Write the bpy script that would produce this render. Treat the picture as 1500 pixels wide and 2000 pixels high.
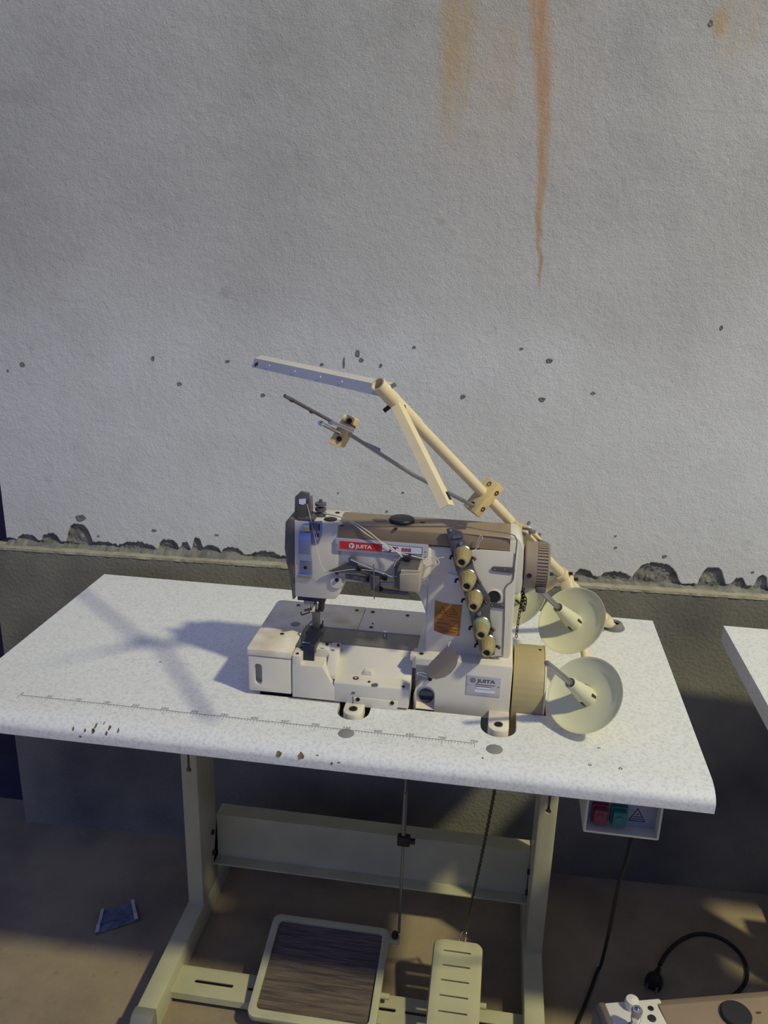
import bpy, bmesh, math, random
from mathutils import Vector, Matrix, Euler
random.seed(7)
for o in list(bpy.data.objects): bpy.data.objects.remove(o)
SC = bpy.context.scene
COL = SC.collection

# ------------------------------------------------------------------ camera
F, PITCH, YAW, ROLL = 1616.531, 0.315609, 0.137024, 0.028319      # focal length in pixels of a 1500x2000 frame
CP = Vector((0.752384, -1.111177, 0.729512))
_f = Vector((-math.sin(YAW)*math.cos(PITCH), math.cos(YAW)*math.cos(PITCH), -math.sin(PITCH)))
_r0 = Vector((math.cos(YAW), math.sin(YAW), 0)); _u0 = _r0.cross(_f)
_r = _r0*math.cos(ROLL) + _u0*math.sin(ROLL)
_u = -_r0*math.sin(ROLL) + _u0*math.cos(ROLL)
cam = bpy.data.cameras.new('camera'); camo = bpy.data.objects.new('camera', cam); COL.objects.link(camo)
cam.sensor_fit = 'VERTICAL'; cam.sensor_height = 32.0; cam.lens = F/2000*32.0; cam.clip_start = .02
camo.matrix_world = Matrix(((_r.x, _u.x, -_f.x, CP.x), (_r.y, _u.y, -_f.y, CP.y), (_r.z, _u.z, -_f.z, CP.z), (0, 0, 0, 1)))
SC.camera = camo

# ------------------------------------------------------------------ world (blue dusk sky) and the one warm flood lamp
w = bpy.data.worlds.new('dusk_sky'); SC.world = w; w.use_nodes = True
bg = w.node_tree.nodes['Background']; bg.inputs[0].default_value = (.34, .45, 1.0, 1); bg.inputs[1].default_value = .41
LAMP = Vector((4.35, -1.80, 4.75))                                   # yard flood lamp on a mast, up to the right
LDIR = (LAMP-Vector((.62, .22, .05))).normalized()
ld = bpy.data.lights.new('flood_lamp', 'AREA'); ld.shape = 'DISK'; ld.size = .36; ld.energy = 285; ld.color = (1.0, .95, .60)
lo = bpy.data.objects.new('flood_lamp', ld); COL.objects.link(lo); lo.location = LAMP
lo.rotation_euler = LDIR.to_track_quat('Z', 'Y').to_euler()
vs = SC.view_settings; vs.view_transform = 'Standard'; vs.look = 'None'; vs.exposure = 0.0; vs.gamma = 1.0; vs.use_curve_mapping = False

# ------------------------------------------------------------------ helpers: measuring
def ray(px, py): return _r*((px-750)/F) - _u*((py-1000)/F) + _f
def atY(px, py, y): d = ray(px, py); return CP + d*((y-CP.y)/d.y)
def atZ(px, py, z): d = ray(px, py); return CP + d*((z-CP.z)/d.z)
def atD(px, py, t): return CP + ray(px, py)*t
def XZ(pts, y): return [(p.x, p.z) for p in (atY(a, b, y) for a, b in pts)]
def S(r, g, b):                                                   # sRGB 0..255 to linear
    return tuple(((c/255)/12.92 if c/255 <= .04045 else ((c/255+.055)/1.055)**2.4) for c in (r, g, b)) + (1,)

# ------------------------------------------------------------------ helpers: materials
def mat(name, col, rough=.5, metal=0, var=.0, vscale=20, bump=0, bscale=200, col2=None, coat=0, stretch=None):
    m = bpy.data.materials.new(name); m.use_nodes = True; nt = m.node_tree; N = nt.nodes; L = nt.links
    b = N['Principled BSDF']; b.inputs['Roughness'].default_value = rough; b.inputs['Metallic'].default_value = metal
    b.inputs['Base Color'].default_value = col; b.inputs['Coat Weight'].default_value = coat
    tc = N.new('ShaderNodeTexCoord'); vec = tc.outputs['Object']
    if stretch:
        mp = N.new('ShaderNodeMapping'); mp.inputs['Scale'].default_value = stretch; L.new(vec, mp.inputs[0]); vec = mp.outputs[0]
    if var > 0 or col2:
        n = N.new('ShaderNodeTexNoise'); n.inputs['Scale'].default_value = vscale; n.inputs['Detail'].default_value = 5
        L.new(vec, n.inputs['Vector'])
        mx = N.new('ShaderNodeMix'); mx.data_type = 'RGBA'
        c2 = col2 or tuple(c*(1-var) for c in col[:3])+(1,)
        mx.inputs['A'].default_value = col; mx.inputs['B'].default_value = c2
        r = N.new('ShaderNodeMapRange'); r.inputs['From Min'].default_value = .38; r.inputs['From Max'].default_value = .68
        L.new(n.outputs['Fac'], r.inputs['Value']); L.new(r.outputs[0], mx.inputs['Factor']); L.new(mx.outputs['Result'], b.inputs['Base Color'])
    if bump > 0:
        n2 = N.new('ShaderNodeTexNoise'); n2.inputs['Scale'].default_value = bscale; n2.inputs['Detail'].default_value = 4
        L.new(vec, n2.inputs['Vector'])
        bp = N.new('ShaderNodeBump'); bp.inputs['Strength'].default_value = bump; bp.inputs['Distance'].default_value = .004
        L.new(n2.outputs['Fac'], bp.inputs['Height']); L.new(bp.outputs[0], b.inputs['Normal'])
    return m

class NG:                                                         # tiny node-graph writer
    def __init__(s, nt): s.nt = nt; s.N = nt.nodes; s.L = nt.links
    def math(s, op, a, b=None, c=None, clamp=False):
        n = s.N.new('ShaderNodeMath'); n.operation = op; n.use_clamp = clamp
        for i, v in enumerate((a, b, c)):
            if v is None: continue
            if isinstance(v, (int, float)): n.inputs[i].default_value = v
            else: s.L.new(v, n.inputs[i])
        return n.outputs[0]
    def rng(s, v, a, b, c=0, d=1, smooth=True):
        n = s.N.new('ShaderNodeMapRange'); n.interpolation_type = 'SMOOTHSTEP' if smooth else 'LINEAR'
        for i, k in ((1, a), (2, b), (3, c), (4, d)): n.inputs[i].default_value = k
        s.L.new(v, n.inputs[0]); return n.outputs[0]
    def noise(s, vec, scale, detail=4, rough=.55):
        n = s.N.new('ShaderNodeTexNoise'); n.inputs['Scale'].default_value = scale; n.inputs['Detail'].default_value = detail
        n.inputs['Roughness'].default_value = rough; s.L.new(vec, n.inputs['Vector']); return n.outputs['Fac']
    def mapping(s, vec, scale):
        n = s.N.new('ShaderNodeMapping'); n.inputs['Scale'].default_value = scale; s.L.new(vec, n.inputs[0]); return n.outputs[0]
    def mix(s, f, a, b):
        n = s.N.new('ShaderNodeMix'); n.data_type = 'RGBA'
        if isinstance(f, (int, float)): n.inputs['Factor'].default_value = f
        else: s.L.new(f, n.inputs['Factor'])
        for k, v in (('A', a), ('B', b)):
            if isinstance(v, tuple): n.inputs[k].default_value = v
            else: s.L.new(v, n.inputs[k])
        return n.outputs['Result']

def plaster_mat():
    m = bpy.data.materials.new('cement_plaster'); m.use_nodes = True; g = NG(m.node_tree); N = g.N; b = N['Principled BSDF']
    b.inputs['Roughness'].default_value = .9
    tc = N.new('ShaderNodeTexCoord'); v = tc.outputs['Object']
    sx = N.new('ShaderNodeSeparateXYZ'); g.L.new(v, sx.inputs[0]); X, Zc = sx.outputs[0], sx.outputs[2]
    big = g.rng(g.noise(v, 2.2, 5, .6), .35, .68)
    mid = g.rng(g.noise(v, 9, 5, .6), .35, .7)
    c = g.mix(big, S(190, 187, 182), S(168, 165, 160))
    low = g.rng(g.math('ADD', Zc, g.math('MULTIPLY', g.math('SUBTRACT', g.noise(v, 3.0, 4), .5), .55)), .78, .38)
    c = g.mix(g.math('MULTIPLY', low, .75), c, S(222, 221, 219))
    c = g.mix(g.math('MULTIPLY', mid, .40), c, S(200, 198, 194))
    dirt = g.rng(g.noise(v, 14, 7, .7), .60, .76)
    c = g.mix(g.math('MULTIPLY', dirt, .35), c, S(134, 131, 126))
    # light specks and fine sand grain
    sand = g.noise(v, 420, 3, .6)
    c = g.mix(g.math('MULTIPLY', g.rng(sand, .60, .78), .50), c, S(225, 224, 222))
    c = g.mix(g.math('MULTIPLY', g.rng(sand, .42, .26), .40), c, S(120, 118, 114))
    # rust streak that tapers downwards; wall coordinates in metres
    wob = g.math('MULTIPLY', g.math('SUBTRACT', g.noise(g.mapping(v, (1, 1, 3.2)), 1.9, 2), .5), .05)
    cx = g.math('ADD', g.rng(Zc, .60, 1.16, .822, .775, False), wob)
    dx = g.math('ABSOLUTE', g.math('SUBTRACT', X, cx))
    hw = g.rng(Zc, .62, 1.2, .003, .033, False)
    st = g.math('SUBTRACT', 1, g.math('DIVIDE', dx, hw), clamp=True)
    st = g.math('MULTIPLY', g.rng(st, 0, .85), g.rng(Zc, .60, .70))
    st = g.math('MULTIPLY', st, g.rng(g.noise(g.mapping(v, (40, 40, 3)), 3, 4), .25, .6, .55, 1))
    # broad faint rust washes, a thin drip and one spot
    def blob(x0, z0, rx, rz, k):
        a = g.math('DIVIDE', g.math('SUBTRACT', X, x0), rx); bb = g.math('DIVIDE', g.math('SUBTRACT', Zc, z0), rz)
        d = g.math('ADD', g.math('MULTIPLY', a, a), g.math('MULTIPLY', bb, bb))
        return g.math('MULTIPLY', g.rng(d, 1, 0), k)
    wash = g.math('ADD', blob(.625, 1.12, .045, .24, .75), blob(.665, 1.02, .12, .20, .42))
    wash = g.math('ADD', wash, blob(.735, 1.12, .012, .17, .45))
    wash = g.math('ADD', wash, blob(1.095, 1.12, .02, .03, .9)); wash = g.math('ADD', wash, blob(1.13, 1.13, .06, .10, .5))
    wash = g.math('ADD', wash, blob(.80, 1.02, .12, .30, .18))
    wash = g.math('MULTIPLY', wash, g.rng(g.noise(g.mapping(v, (4, 4, 1.2)), 4, 4, .6), .15, .75))
    c = g.mix(g.math('MULTIPLY', wash, .75, clamp=True), c, S(186, 156, 114))
    c = g.mix(g.math('MULTIPLY', st, .74), c, S(184, 136, 84))
    g.L.new(c, b.inputs['Base Color'])
    h = g.math('ADD', g.math('MULTIPLY', sand, .5), g.math('MULTIPLY', g.noise(v, 60, 6, .7), 1.2))
    bp = N.new('ShaderNodeBump'); bp.inputs['Strength'].default_value = .55; bp.inputs['Distance'].default_value = .004
    g.L.new(h, bp.inputs['Height']); g.L.new(bp.outputs[0], b.inputs['Normal'])
    return m

def laminate_mat():
    m = bpy.data.materials.new('flecked_white_laminate'); m.use_nodes = True; g = NG(m.node_tree); N = g.N; b = N['Principled BSDF']
    b.inputs['Roughness'].default_value = .42
    tc = N.new('ShaderNodeTexCoord'); v = tc.outputs['Object']
    n1 = g.noise(g.mapping(v, (1, 1, 1)), 190, 3, .6)
    n2 = g.noise(g.mapping(v, (1.0, .8, 1)), 330, 3, .7)
    c = g.mix(g.math('MULTIPLY', g.rng(n1, .44, .66), .55), S(228, 228, 227), S(192, 195, 202))
    c = g.mix(g.math('MULTIPLY', g.rng(n2, .58, .70), .45), c, S(150, 153, 162))
    c = g.mix(g.math('MULTIPLY', g.rng(g.noise(v, 3, 5), .5, .75), .15), c, S(196, 190, 176))
    g.L.new(c, b.inputs['Base Color']); return m

def floor_mat():
    m = bpy.data.materials.new('dusty_concrete_floor'); m.use_nodes = True; g = NG(m.node_tree); N = g.N; b = N['Principled BSDF']
    b.inputs['Roughness'].default_value = .85
    tc = N.new('ShaderNodeTexCoord'); v = tc.outputs['Object']
    c = g.mix(g.rng(g.noise(v, 4, 6, .6), .35, .7), S(156, 139, 112), S(126, 111, 91))
    c = g.mix(g.math('MULTIPLY', g.rng(g.noise(v, 40, 6, .7), .6, .75), .6), c, S(96, 80, 68))
    g.L.new(c, b.inputs['Base Color'])
    bp = N.new('ShaderNodeBump'); bp.inputs['Strength'].default_value = .3; bp.inputs['Distance'].default_value = .004
    g.L.new(g.noise(v, 90, 6, .7), bp.inputs['Height']); g.L.new(bp.outputs[0], b.inputs['Normal']); return m

M = dict(
 plaster=plaster_mat(), laminate=laminate_mat(), floor=floor_mat(),
 cement=mat('dark_bare_cement', S(138, 136, 128), .95, var=.45, vscale=35, bump=.9, bscale=90),
 plinth=mat('grey_plinth_cement', S(140, 136, 120), .9, col2=S(92, 90, 86), vscale=3.0, bump=.5, bscale=120),
 plinth_top=mat('pale_plinth_ledge', S(176, 168, 146), .9, var=.25, vscale=30, bump=.5, bscale=140),
 navy=mat('dark_navy_shade', S(50, 49, 72), .6, var=.2),  # shade of the opening at the wall end, put into the colour
 cream=mat('cream_machine_enamel', S(221, 214, 201), .38, var=.10, vscale=14, coat=.15),
 cream_worn=mat('worn_cream_enamel', S(230, 221, 204), .45, col2=S(198, 184, 164), vscale=22),
 brown=mat('brown_cover_enamel', S(148, 128, 104), .42, var=.12, vscale=12),
 facecov=mat('dark_taupe_cover', S(104, 94, 88), .45, var=.2, vscale=15),
 black=mat('black_plastic', S(38, 38, 42), .45),
 screw=mat('blackened_screw_steel', S(58, 52, 50), .4, .6),
 steel=mat('brushed_steel', S(168, 166, 166), .32, .85, var=.2, vscale=40),
 chrome=mat('bright_chrome', S(215, 215, 218), .12, 1),
 dsteel=mat('dark_oiled_steel', S(104, 101, 104), .38, .25, var=.3, vscale=40),
 slide=mat('grey_slide_plate', S(128, 124, 122), .35, .55, var=.25, vscale=18),
 navysteel=mat('blued_foot_steel', S(52, 54, 70), .3, .5),
 olive=mat('olive_knob_plastic', S(158, 144, 100), .5, var=.12, vscale=60),
 olive2=mat('green_knob_ring', S(150, 162, 128), .5),
 guard=mat('olive_beige_belt_guard', S(176, 160, 118), .5, var=.12, vscale=10),
 wheel=mat('taupe_handwheel_plastic', S(150, 134, 116), .5, var=.1),
 dish=mat('pale_green_cream_plastic', S(220, 217, 180), .45, var=.06, vscale=8),
 tube=mat('cream_painted_tube', S(232, 214, 172), .35, var=.08, vscale=18, coat=.2),
 block=mat('yellow_cream_nylon', S(226, 198, 134), .5, var=.08, vscale=30),
 stand=mat('olive_cream_stand_paint', S(192, 187, 152), .4, var=.15, vscale=12),
 cap=mat('grey_plastic_cap', S(130, 126, 118), .6),
 rubber=mat('grey_rubber', S(124, 122, 120), .75),
 mat_rubber=mat('worn_treadle_mat', S(122, 104, 88), .75, col2=S(74, 66, 62), vscale=3, bump=.4, bscale=6, stretch=(4, 90, 4)),
 plug=mat('grey_hole_plug', S(134, 132, 130), .6),
 print=mat('faded_grey_print', S(112, 114, 120), .7),
 chip=mat('exposed_chipboard', S(132, 100, 58), .9, col2=S(60, 46, 36), vscale=120),
 pit=mat('dark_pit', S(128, 124, 118), .95, var=.4, vscale=90),
 silver=mat('silver_label', S(196, 194, 198), .4, .35),
 red=mat('red_label', S(204, 44, 36), .5), white=mat('white_label', S(222, 224, 234), .5), ink=mat('navy_ink', S(56, 48, 72), .6),
 redink=mat('dark_red_ink', S(156, 30, 42), .6), sticker=mat('orange_warning_sticker', S(178, 120, 44), .6, col2=S(144, 90, 52), vscale=45),
 brownink=mat('brown_ink', S(96, 56, 26), .6), greyink=mat('grey_ink', S(84, 84, 90), .6),
 thread=mat('white_thread', S(220, 210, 206), .8), wire=mat('grey_wire', S(150, 150, 156), .35, .8),
 chain=mat('dull_chain_metal', S(86, 80, 58), .45, .6), cord=mat('black_cord_rubber', S(26, 25, 26), .6),
 switch=mat('cream_switch_plastic', S(214, 208, 182), .45), swface=mat('grey_switch_face', S(150, 148, 152), .5),
 redbtn=mat('dull_red_button', S(122, 48, 60), .35), greenbtn=mat('green_button', S(36, 112, 102), .35),
 shield=mat('taupe_finger_guard', S(128, 117, 111), .35, coat=.2), blue_refl=mat('steel_blue_reflection', S(140, 150, 196), .25, .6),  # polished head plates: blue reflection put into the base colour
 wrapper=mat('blue_grey_wrapper', S(112, 120, 138), .5, col2=S(78, 84, 100), vscale=60), paper=mat('pale_paper', S(190, 184, 186), .7),
 wood=mat('rough_crate_wood', S(150, 118, 82), .8, var=.35, vscale=6, stretch=(2, 14, 14)),
 boxpaint=mat('greyed_beige_box', S(178, 166, 146), .5, var=.15, vscale=30), oil=mat('navy_oil_window', S(36, 38, 78), .15, coat=.6), redpt=mat('red_paint_dot', S(170, 40, 30), .5),
 dustpaint=mat('bare_scuffs', S(96, 92, 84), .7),
)

# ------------------------------------------------------------------ helpers: meshes
class MB:
    def __init__(s): s.v = []; s.f = []
    def add(s, vs, fs):
        o = len(s.v); s.v += [tuple(v) for v in vs]; s.f += [tuple(i+o for i in f) for f in fs]; return s
    def frombm(s, bm):
        bm.verts.index_update(); s.add([v.co.copy() for v in bm.verts], [[v.index for v in f.verts] for f in bm.faces]); bm.free(); return s
    def box(s, a, b, bev=0, seg=2):
        x0, x1 = sorted((a[0], b[0])); y0, y1 = sorted((a[1], b[1])); z0, z1 = sorted((a[2], b[2]))
        return s.prism([(x0, y0), (x1, y0), (x1, y1), (x0, y1)], 'z', z0, z1, bev, seg)
    def prism(s, poly, ax, a, b, bev=0, seg=2, skip=None):
        # poly in (x,y) for 'z', (x,z) for 'y', (y,z) for 'x'
        def P(p, t): return {'z': (p[0], p[1], t), 'y': (p[0], t, p[1]), 'x': (t, p[0], p[1])}[ax]
        bm = bmesh.new(); n = len(poly)
        lo = [bm.verts.new(P(p, a)) for p in poly]; hi = [bm.verts.new(P(p, b)) for p in poly]
        bm.faces.new(lo); bm.faces.new(hi)
        for i in range(n): bm.faces.new((lo[i], lo[(i+1) % n], hi[(i+1) % n], hi[i]))
        bmesh.ops.recalc_face_normals(bm, faces=bm.faces)
        if bev > 0: bmesh.ops.bevel(bm, geom=bm.edges[:], offset=bev, segments=seg, profile=.5, affect='EDGES', clamp_overlap=True)
        return s.frombm(bm)
    def tube(s, path, r, n=10, caps=True, closed=False):
        P = [Vector(p) for p in path]; m = len(P); rs = r if isinstance(r, (list, tuple)) else [r]*m
        up = None; vs = []; fs = []
        for i in range(m):
            if closed: t = (P[(i+1) % m]-P[i-1]).normalized()
            else: t = ((P[i+1]-P[i]).normalized() if i < m-1 else Vector((0, 0, 0))) + ((P[i]-P[i-1]).normalized() if i > 0 else Vector((0, 0, 0)))
            t.normalize()
            if up is None: up = t.orthogonal().normalized()
            else: up = (up - t*up.dot(t)).normalized()
            bb = t.cross(up)
            for k in range(n):
                a = 2*math.pi*k/n; vs.append(P[i] + (up*math.cos(a)+bb*math.sin(a))*rs[i])
        for i in range(m if closed else m-1):
            j = (i+1) % m
            for k in range(n): fs.append((i*n+k, i*n+(k+1) % n, j*n+(k+1) % n, j*n+k))
        if caps and not closed: fs.append(tuple(range(n-1, -1, -1))); fs.append(tuple((m-1)*n+k for k in range(n)))
        return s.add(vs, fs)
    def lathe(s, prof, org, axis, n=24, close=True):
        axis = Vector(axis).normalized(); e1 = axis.orthogonal().normalized(); e2 = axis.cross(e1); org = Vector(org)
        vs = []; fs = []; m = len(prof)
        for (r, h) in prof:
            for k in range(n):
                a = 2*math.pi*k/n; vs.append(org + axis*h + (e1*math.cos(a)+e2*math.sin(a))*max(r, 1e-5))
        for i in range(m-1):
            for k in range(n): fs.append((i*n+k, i*n+(k+1) % n, (i+1)*n+(k+1) % n, (i+1)*n+k))
        if close: fs.append(tuple(range(n-1, -1, -1))); fs.append(tuple((m-1)*n+k for k in range(n)))
        return s.add(vs, fs)
    def cyl(s, a, b, r, n=16, r2=None):
        a = Vector(a); b = Vector(b); h = (b-a).length
        return s.lathe([(r, 0), (r if r2 is None else r2, h)], a, b-a, n)
    def obox(s, c, ex, ey, ez, bev=0):                            # oriented box: centre and three half-extent vectors
        c = Vector(c); ex = Vector(ex); ey = Vector(ey); ez = Vector(ez)
        t = MB().box((-ex.length, -ey.length, -ez.length), (ex.length, ey.length, ez.length), bev)
        X, Y, Zv = ex.normalized(), ey.normalized(), ez.normalized()
        return s.add([c + X*v[0] + Y*v[1] + Zv*v[2] for v in t.v], t.f)
    def mesh(s, name):
        me = bpy.data.meshes.new(name); me.from_pydata(s.v, [], s.f); me.validate()
        bm = bmesh.new(); bm.from_mesh(me); bmesh.ops.recalc_face_normals(bm, faces=bm.faces); bm.to_mesh(me); bm.free(); return me

def obj(name, mb, m, parent=None, ang=35, org=None):
    o0 = Vector(parent['org']) if (parent is not None and 'org' in parent) else Vector(org or (0, 0, 0))
    if o0.length: mb.v = [tuple(Vector(v)-o0) for v in mb.v]
    me = mb.mesh(name); me.materials.append(M[m] if isinstance(m, str) else m)
    me.shade_smooth(); me.set_sharp_from_angle(angle=math.radians(ang))
    o = bpy.data.objects.new(name, me); COL.objects.link(o)
    if parent is not None:
        o.parent = parent
        if 'org' in parent: o['org'] = parent['org']
    elif org: o.location = o0; o['org'] = tuple(o0)
    return o
def tag(o, label=None, cat=None, group=None, kind=None):
    if label: o['label'] = label
    if cat: o['category'] = cat
    if group: o['group'] = group
    if kind: o['kind'] = kind
    return o
def thing(name, label, cat, loc, group=None):
    o = bpy.data.objects.new(name, None); COL.objects.link(o); o.location = loc; o.empty_display_size = .05; o['org'] = tuple(loc)
    return tag(o, label, cat, group)
def copy_tree(o, parent=None, skip=()):
    c = o.copy(); COL.objects.link(c); c.parent = parent
    for ch in list(o.children):
        if ch.name.split('.')[0] not in skip: copy_tree(ch, c, skip)
    return c
def cut(mb, cutter):                                              # mesh difference, evaluated right away
    a = bpy.data.objects.new('tmp_a', mb.mesh('tmp_a')); b = bpy.data.objects.new('tmp_b', cutter.mesh('tmp_b'))
    COL.objects.link(a); COL.objects.link(b)
    md = a.modifiers.new('cut', 'BOOLEAN'); md.object = b; md.operation = 'DIFFERENCE'; md.solver = 'EXACT'
    dg = bpy.context.evaluated_depsgraph_get(); dg.update(); e = a.evaluated_get(dg); me = e.to_mesh()
    r = MB().add([v.co.copy() for v in me.vertices], [list(p.vertices) for p in me.polygons]); e.to_mesh_clear()
    for x in (a, b): d = x.data; bpy.data.objects.remove(x); bpy.data.meshes.remove(d)
    return r
def text(s, size, org, ex, ey, depth=.0004, bold=0, width=None, shear=0):
    cu = bpy.data.curves.new('tmp_text', 'FONT'); cu.body = s; cu.size = size; cu.align_x = 'LEFT'; cu.resolution_u = 3; cu.offset = bold; cu.shear = shear
    o = bpy.data.objects.new('tmp_text', cu); COL.objects.link(o)
    dg = bpy.context.evaluated_depsgraph_get(); dg.update(); e = o.evaluated_get(dg); me = e.to_mesh()
    vs = [v.co.copy() for v in me.vertices]; fs = [list(p.vertices) for p in me.polygons]; e.to_mesh_clear()
    bpy.data.objects.remove(o); bpy.data.curves.remove(cu)
    org = Vector(org); ex = Vector(ex); ey = Vector(ey)
    k = 1.0
    if width and vs: k = width/(max(v.x for v in vs)-min(v.x for v in vs))
    return MB().add([org + ex*v.x*k + ey*v.y for v in vs], fs)
def arc(cx, cy, r, a0, a1, n): return [(cx+r*math.cos(math.radians(a0+(a1-a0)*i/n)), cy+r*math.sin(math.radians(a0+(a1-a0)*i/n))) for i in range(n+1)]
def rrect(x0, y0, x1, y1, r, n=4):
    return arc(x1-r, y1-r, r, 0, 90, n)+arc(x0+r, y1-r, r, 90, 180, n)+arc(x0+r, y0+r, r, 180, 270, n)+arc(x1-r, y0+r, r, 270, 360, n)
def smooth_path(pts, n=8):
    P = [Vector(p) for p in pts]; out = []
    for i in range(len(P)-1):
        p0 = P[max(i-1, 0)]; p1 = P[i]; p2 = P[i+1]; p3 = P[min(i+2, len(P)-1)]
        for k in range(n):
            t = k/n; out.append(.5*((2*p1)+(p2-p0)*t+(2*p0-5*p1+4*p2-p3)*t*t+(3*p1-p0-3*p2+p3)*t**3))
    return out+[P[-1]]
def blob_poly(cx, cy, rx, ry, n=10, j=.35, rng=random):
    return [(cx+rx*math.cos(2*math.pi*k/n)*(1-j*rng.random()), cy+ry*math.sin(2*math.pi*k/n)*(1-j*rng.random())) for k in range(n)]

# ================================================================== THE SETTING
WA = .0386; WY = .575                                             # the wall stands a little askew to the table
def W(px, py, off=0):                                             # pixel to wall coordinates
    d = ray(px, py); t = (WY+off+WA*CP.x-CP.y)/(d.y-WA*d.x); p = CP+d*t
    return p.x, p.z
def wallobj(name, mb, m, parent=None, ang=35):
    o = obj(name, mb, m, parent, ang)
    if parent is None: o.location = (0, WY, 0); o.rotation_euler = (0, 0, math.atan(WA))
    return o
ZL = .026                                                          # height of the ledge over the table top level
XL = -.38
back = wallobj('wall_back', MB().box((XL+.004, .034, ZL-.02), (3.4, .20, 2.6)), 'cement'); tag(back, kind='structure')
# plaster skin with its broken, scalloped lower edge
domes = [(53, 1045, 21), (98, 1043, 20), (152, 1024, 27), (205, 1060, 28), (268, 1060, 38), (329, 1055, 22), (362, 1060, 11), (385, 1051, 12), (413, 1066, 18), (453, 1070, 22),
         (520, 1078, 30), (640, 1080, 34), (740, 1086, 24), (900, 1092, 34), (1030, 1100, 20), (1142, 1113, 20), (1205, 1118, 32), (1286, 1100, 47), (1396, 1109, 27), (1446, 1130, 16), (1492, 1124, 14), (1560, 1120, 40), (1660, 1128, 30), (1800, 1125, 40)]
dl = []
for (px, py, hw) in domes:
    x, z = W(px, py, .025); x0, _ = W(px-hw, py, .025); x1, _ = W(px+hw, py, .025); dl.append((x, max(z, ZL+.01), (x1-x0)/2))
rr = random.Random(3)
def edge_z(x):
    z = ZL+.011+.003*math.sin(x*31)+.002*math.sin(x*77+1)
    for (cx, cz, hw) in dl:
        u = (x-cx)/hw
        if abs(u) < 1: z = max(z, ZL+.006+(cz-ZL-.006)*(1-abs(u)**2.4)**.6)
    return z + rr.uniform(-.0016, .0016) + .0014*math.sin(x*410)*math.sin(x*173)
xs = [XL+i*.004 for i in range(int((3.4-XL)/.004)+1)]
vs = []; fs = []
for x in xs:
    ez = edge_z(x); vs += [(x, .036, ez), (x, .0255, ez+.0015), (x, .025, ez+.004), (x, .025, 2.6), (x, .036, 2.6)]
for i in range(len(xs)-1):
    for k in range(4): fs.append((i*5+k, i*5+k+1, (i+1)*5+k+1, (i+1)*5+k))
fs.append(tuple(range(5)))
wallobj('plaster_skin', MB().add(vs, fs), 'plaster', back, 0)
# mortar crust lying along the foot of the plaster
vs = []; fs = []; n = 900; rr = random.Random(5); hh = .004
for i in range(n+1):
    x = XL+(2.2-XL)*i/n; hh += rr.uniform(-.0014, .0014); hh = min(max(hh, .002), .009)
    vs += [(x, .040, ZL+.004+hh*1.4), (x, .030-hh*.3, ZL+hh*1.1), (x, .020-hh*.9, ZL-.001)]
for i in range(n):
    for k in range(2): fs.append((i*3+k, i*3+k+1, (i+1)*3+k+1, (i+1)*3+k))
tag(wallobj('mortar_crust', MB().add(vs, fs), 'cement', back, 50), kind='stuff')
nx, nz = 640, 20; rr = random.Random(21); vs = []; fs = []
for j in range(nz+1):
    for i in range(nx+1):
        x = XL+.004+(2.2-XL)*i/nx; z = ZL+.088*j/nz
        y = .0335+.0022*math.sin(x*61+z*90)*math.sin(z*140+x*33)+rr.uniform(-.0024, .0024)
        vs.append((x+rr.uniform(-.001, .001), max(y, .0285), z+rr.uniform(-.001, .001)))
for j in range(nz):
    for i in range(nx): a = j*(nx+1)+i; fs.append((a, a+1, a+nx+2, a+nx+1))
tag(wallobj('bare_mortar', MB().add(vs, fs), 'cement', back, 40), kind='stuff')
# chips knocked out of the plaster
chips = [(45, 712, 6, 6), (300, 700, 4, 6), (630, 712, 4, 3), (700, 690, 5, 9), (707, 703, 5, 5), (673, 707, 2, 12), (745, 714, 3, 4), (1075, 705, 7, 6), (905, 775, 6, 5), (1060, 780, 8, 5), (1160, 768, 5, 3), (1020, 681, 4, 3),
         (445, 706, 6, 3), (352, 750, 6, 4), (515, 772, 6, 4), (158, 1012, 12, 9), (302, 1036, 6, 3), (424, 1045, 6, 2), (1204, 1070, 4, 3), (1300, 1087, 5, 4), (1472, 1118, 4, 3), (16, 724, 3, 3), (810, 678, 4, 3), (1390, 46, 5, 6), (1411, 640, 3, 6), (757, 999, 3, 3), (788, 962, 3, 2), (662, 963, 2, 2), (1204, 1047, 3, 2), (193, 1047, 4, 2)]
for (px, py, a, b) in chips:
    cx, cz = W(px, py, .025); sx = .00105
    ol = blob_poly(cx, cz, a*sx*1.15, b*sx*1.15, 11, .4); q = MB(); nn = len(ol)
    q.add([(x, .0247, z) for x, z in ol]+[(cx+(x-cx)*.75, .0236, cz+(z-cz)*.75) for x, z in ol]+[(cx+(x-cx)*.4, .0244, cz+(z-cz)*.4) for x, z in ol],
          [(i, (i+1) % nn, nn+(i+1) % nn, nn+i) for i in range(nn)]+[(nn+i, nn+(i+1) % nn, 2*nn+(i+1) % nn, 2*nn+i) for i in range(nn)]+[tuple(range(2*nn, 3*nn))])
    wallobj('plaster_chip', q, 'pit', back)
plinth = wallobj('trim_1', MB().box((XL-.028, 0, -.75), (3.4, .20, ZL-.004)), 'plinth'); tag(plinth, kind='structure')
vs = []; fs = []; n = 500; rr = random.Random(9)
for i in range(n+1):
    x = XL-.028+(3.4-XL+.028)*i/n
    vs += [(x, -.0015+rr.uniform(-.0012, .0012), ZL-.007), (x, -.001+rr.uniform(-.0012, .0012), ZL-.001), (x, .036, ZL)]
for i in range(n):
    for k in range(2): fs.append((i*3+k, i*3+k+1, (i+1)*3+k+1, (i+1)*3+k))
wallobj('ledge_top', MB().add(vs, fs), 'plinth_top', plinth, 60)
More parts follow.
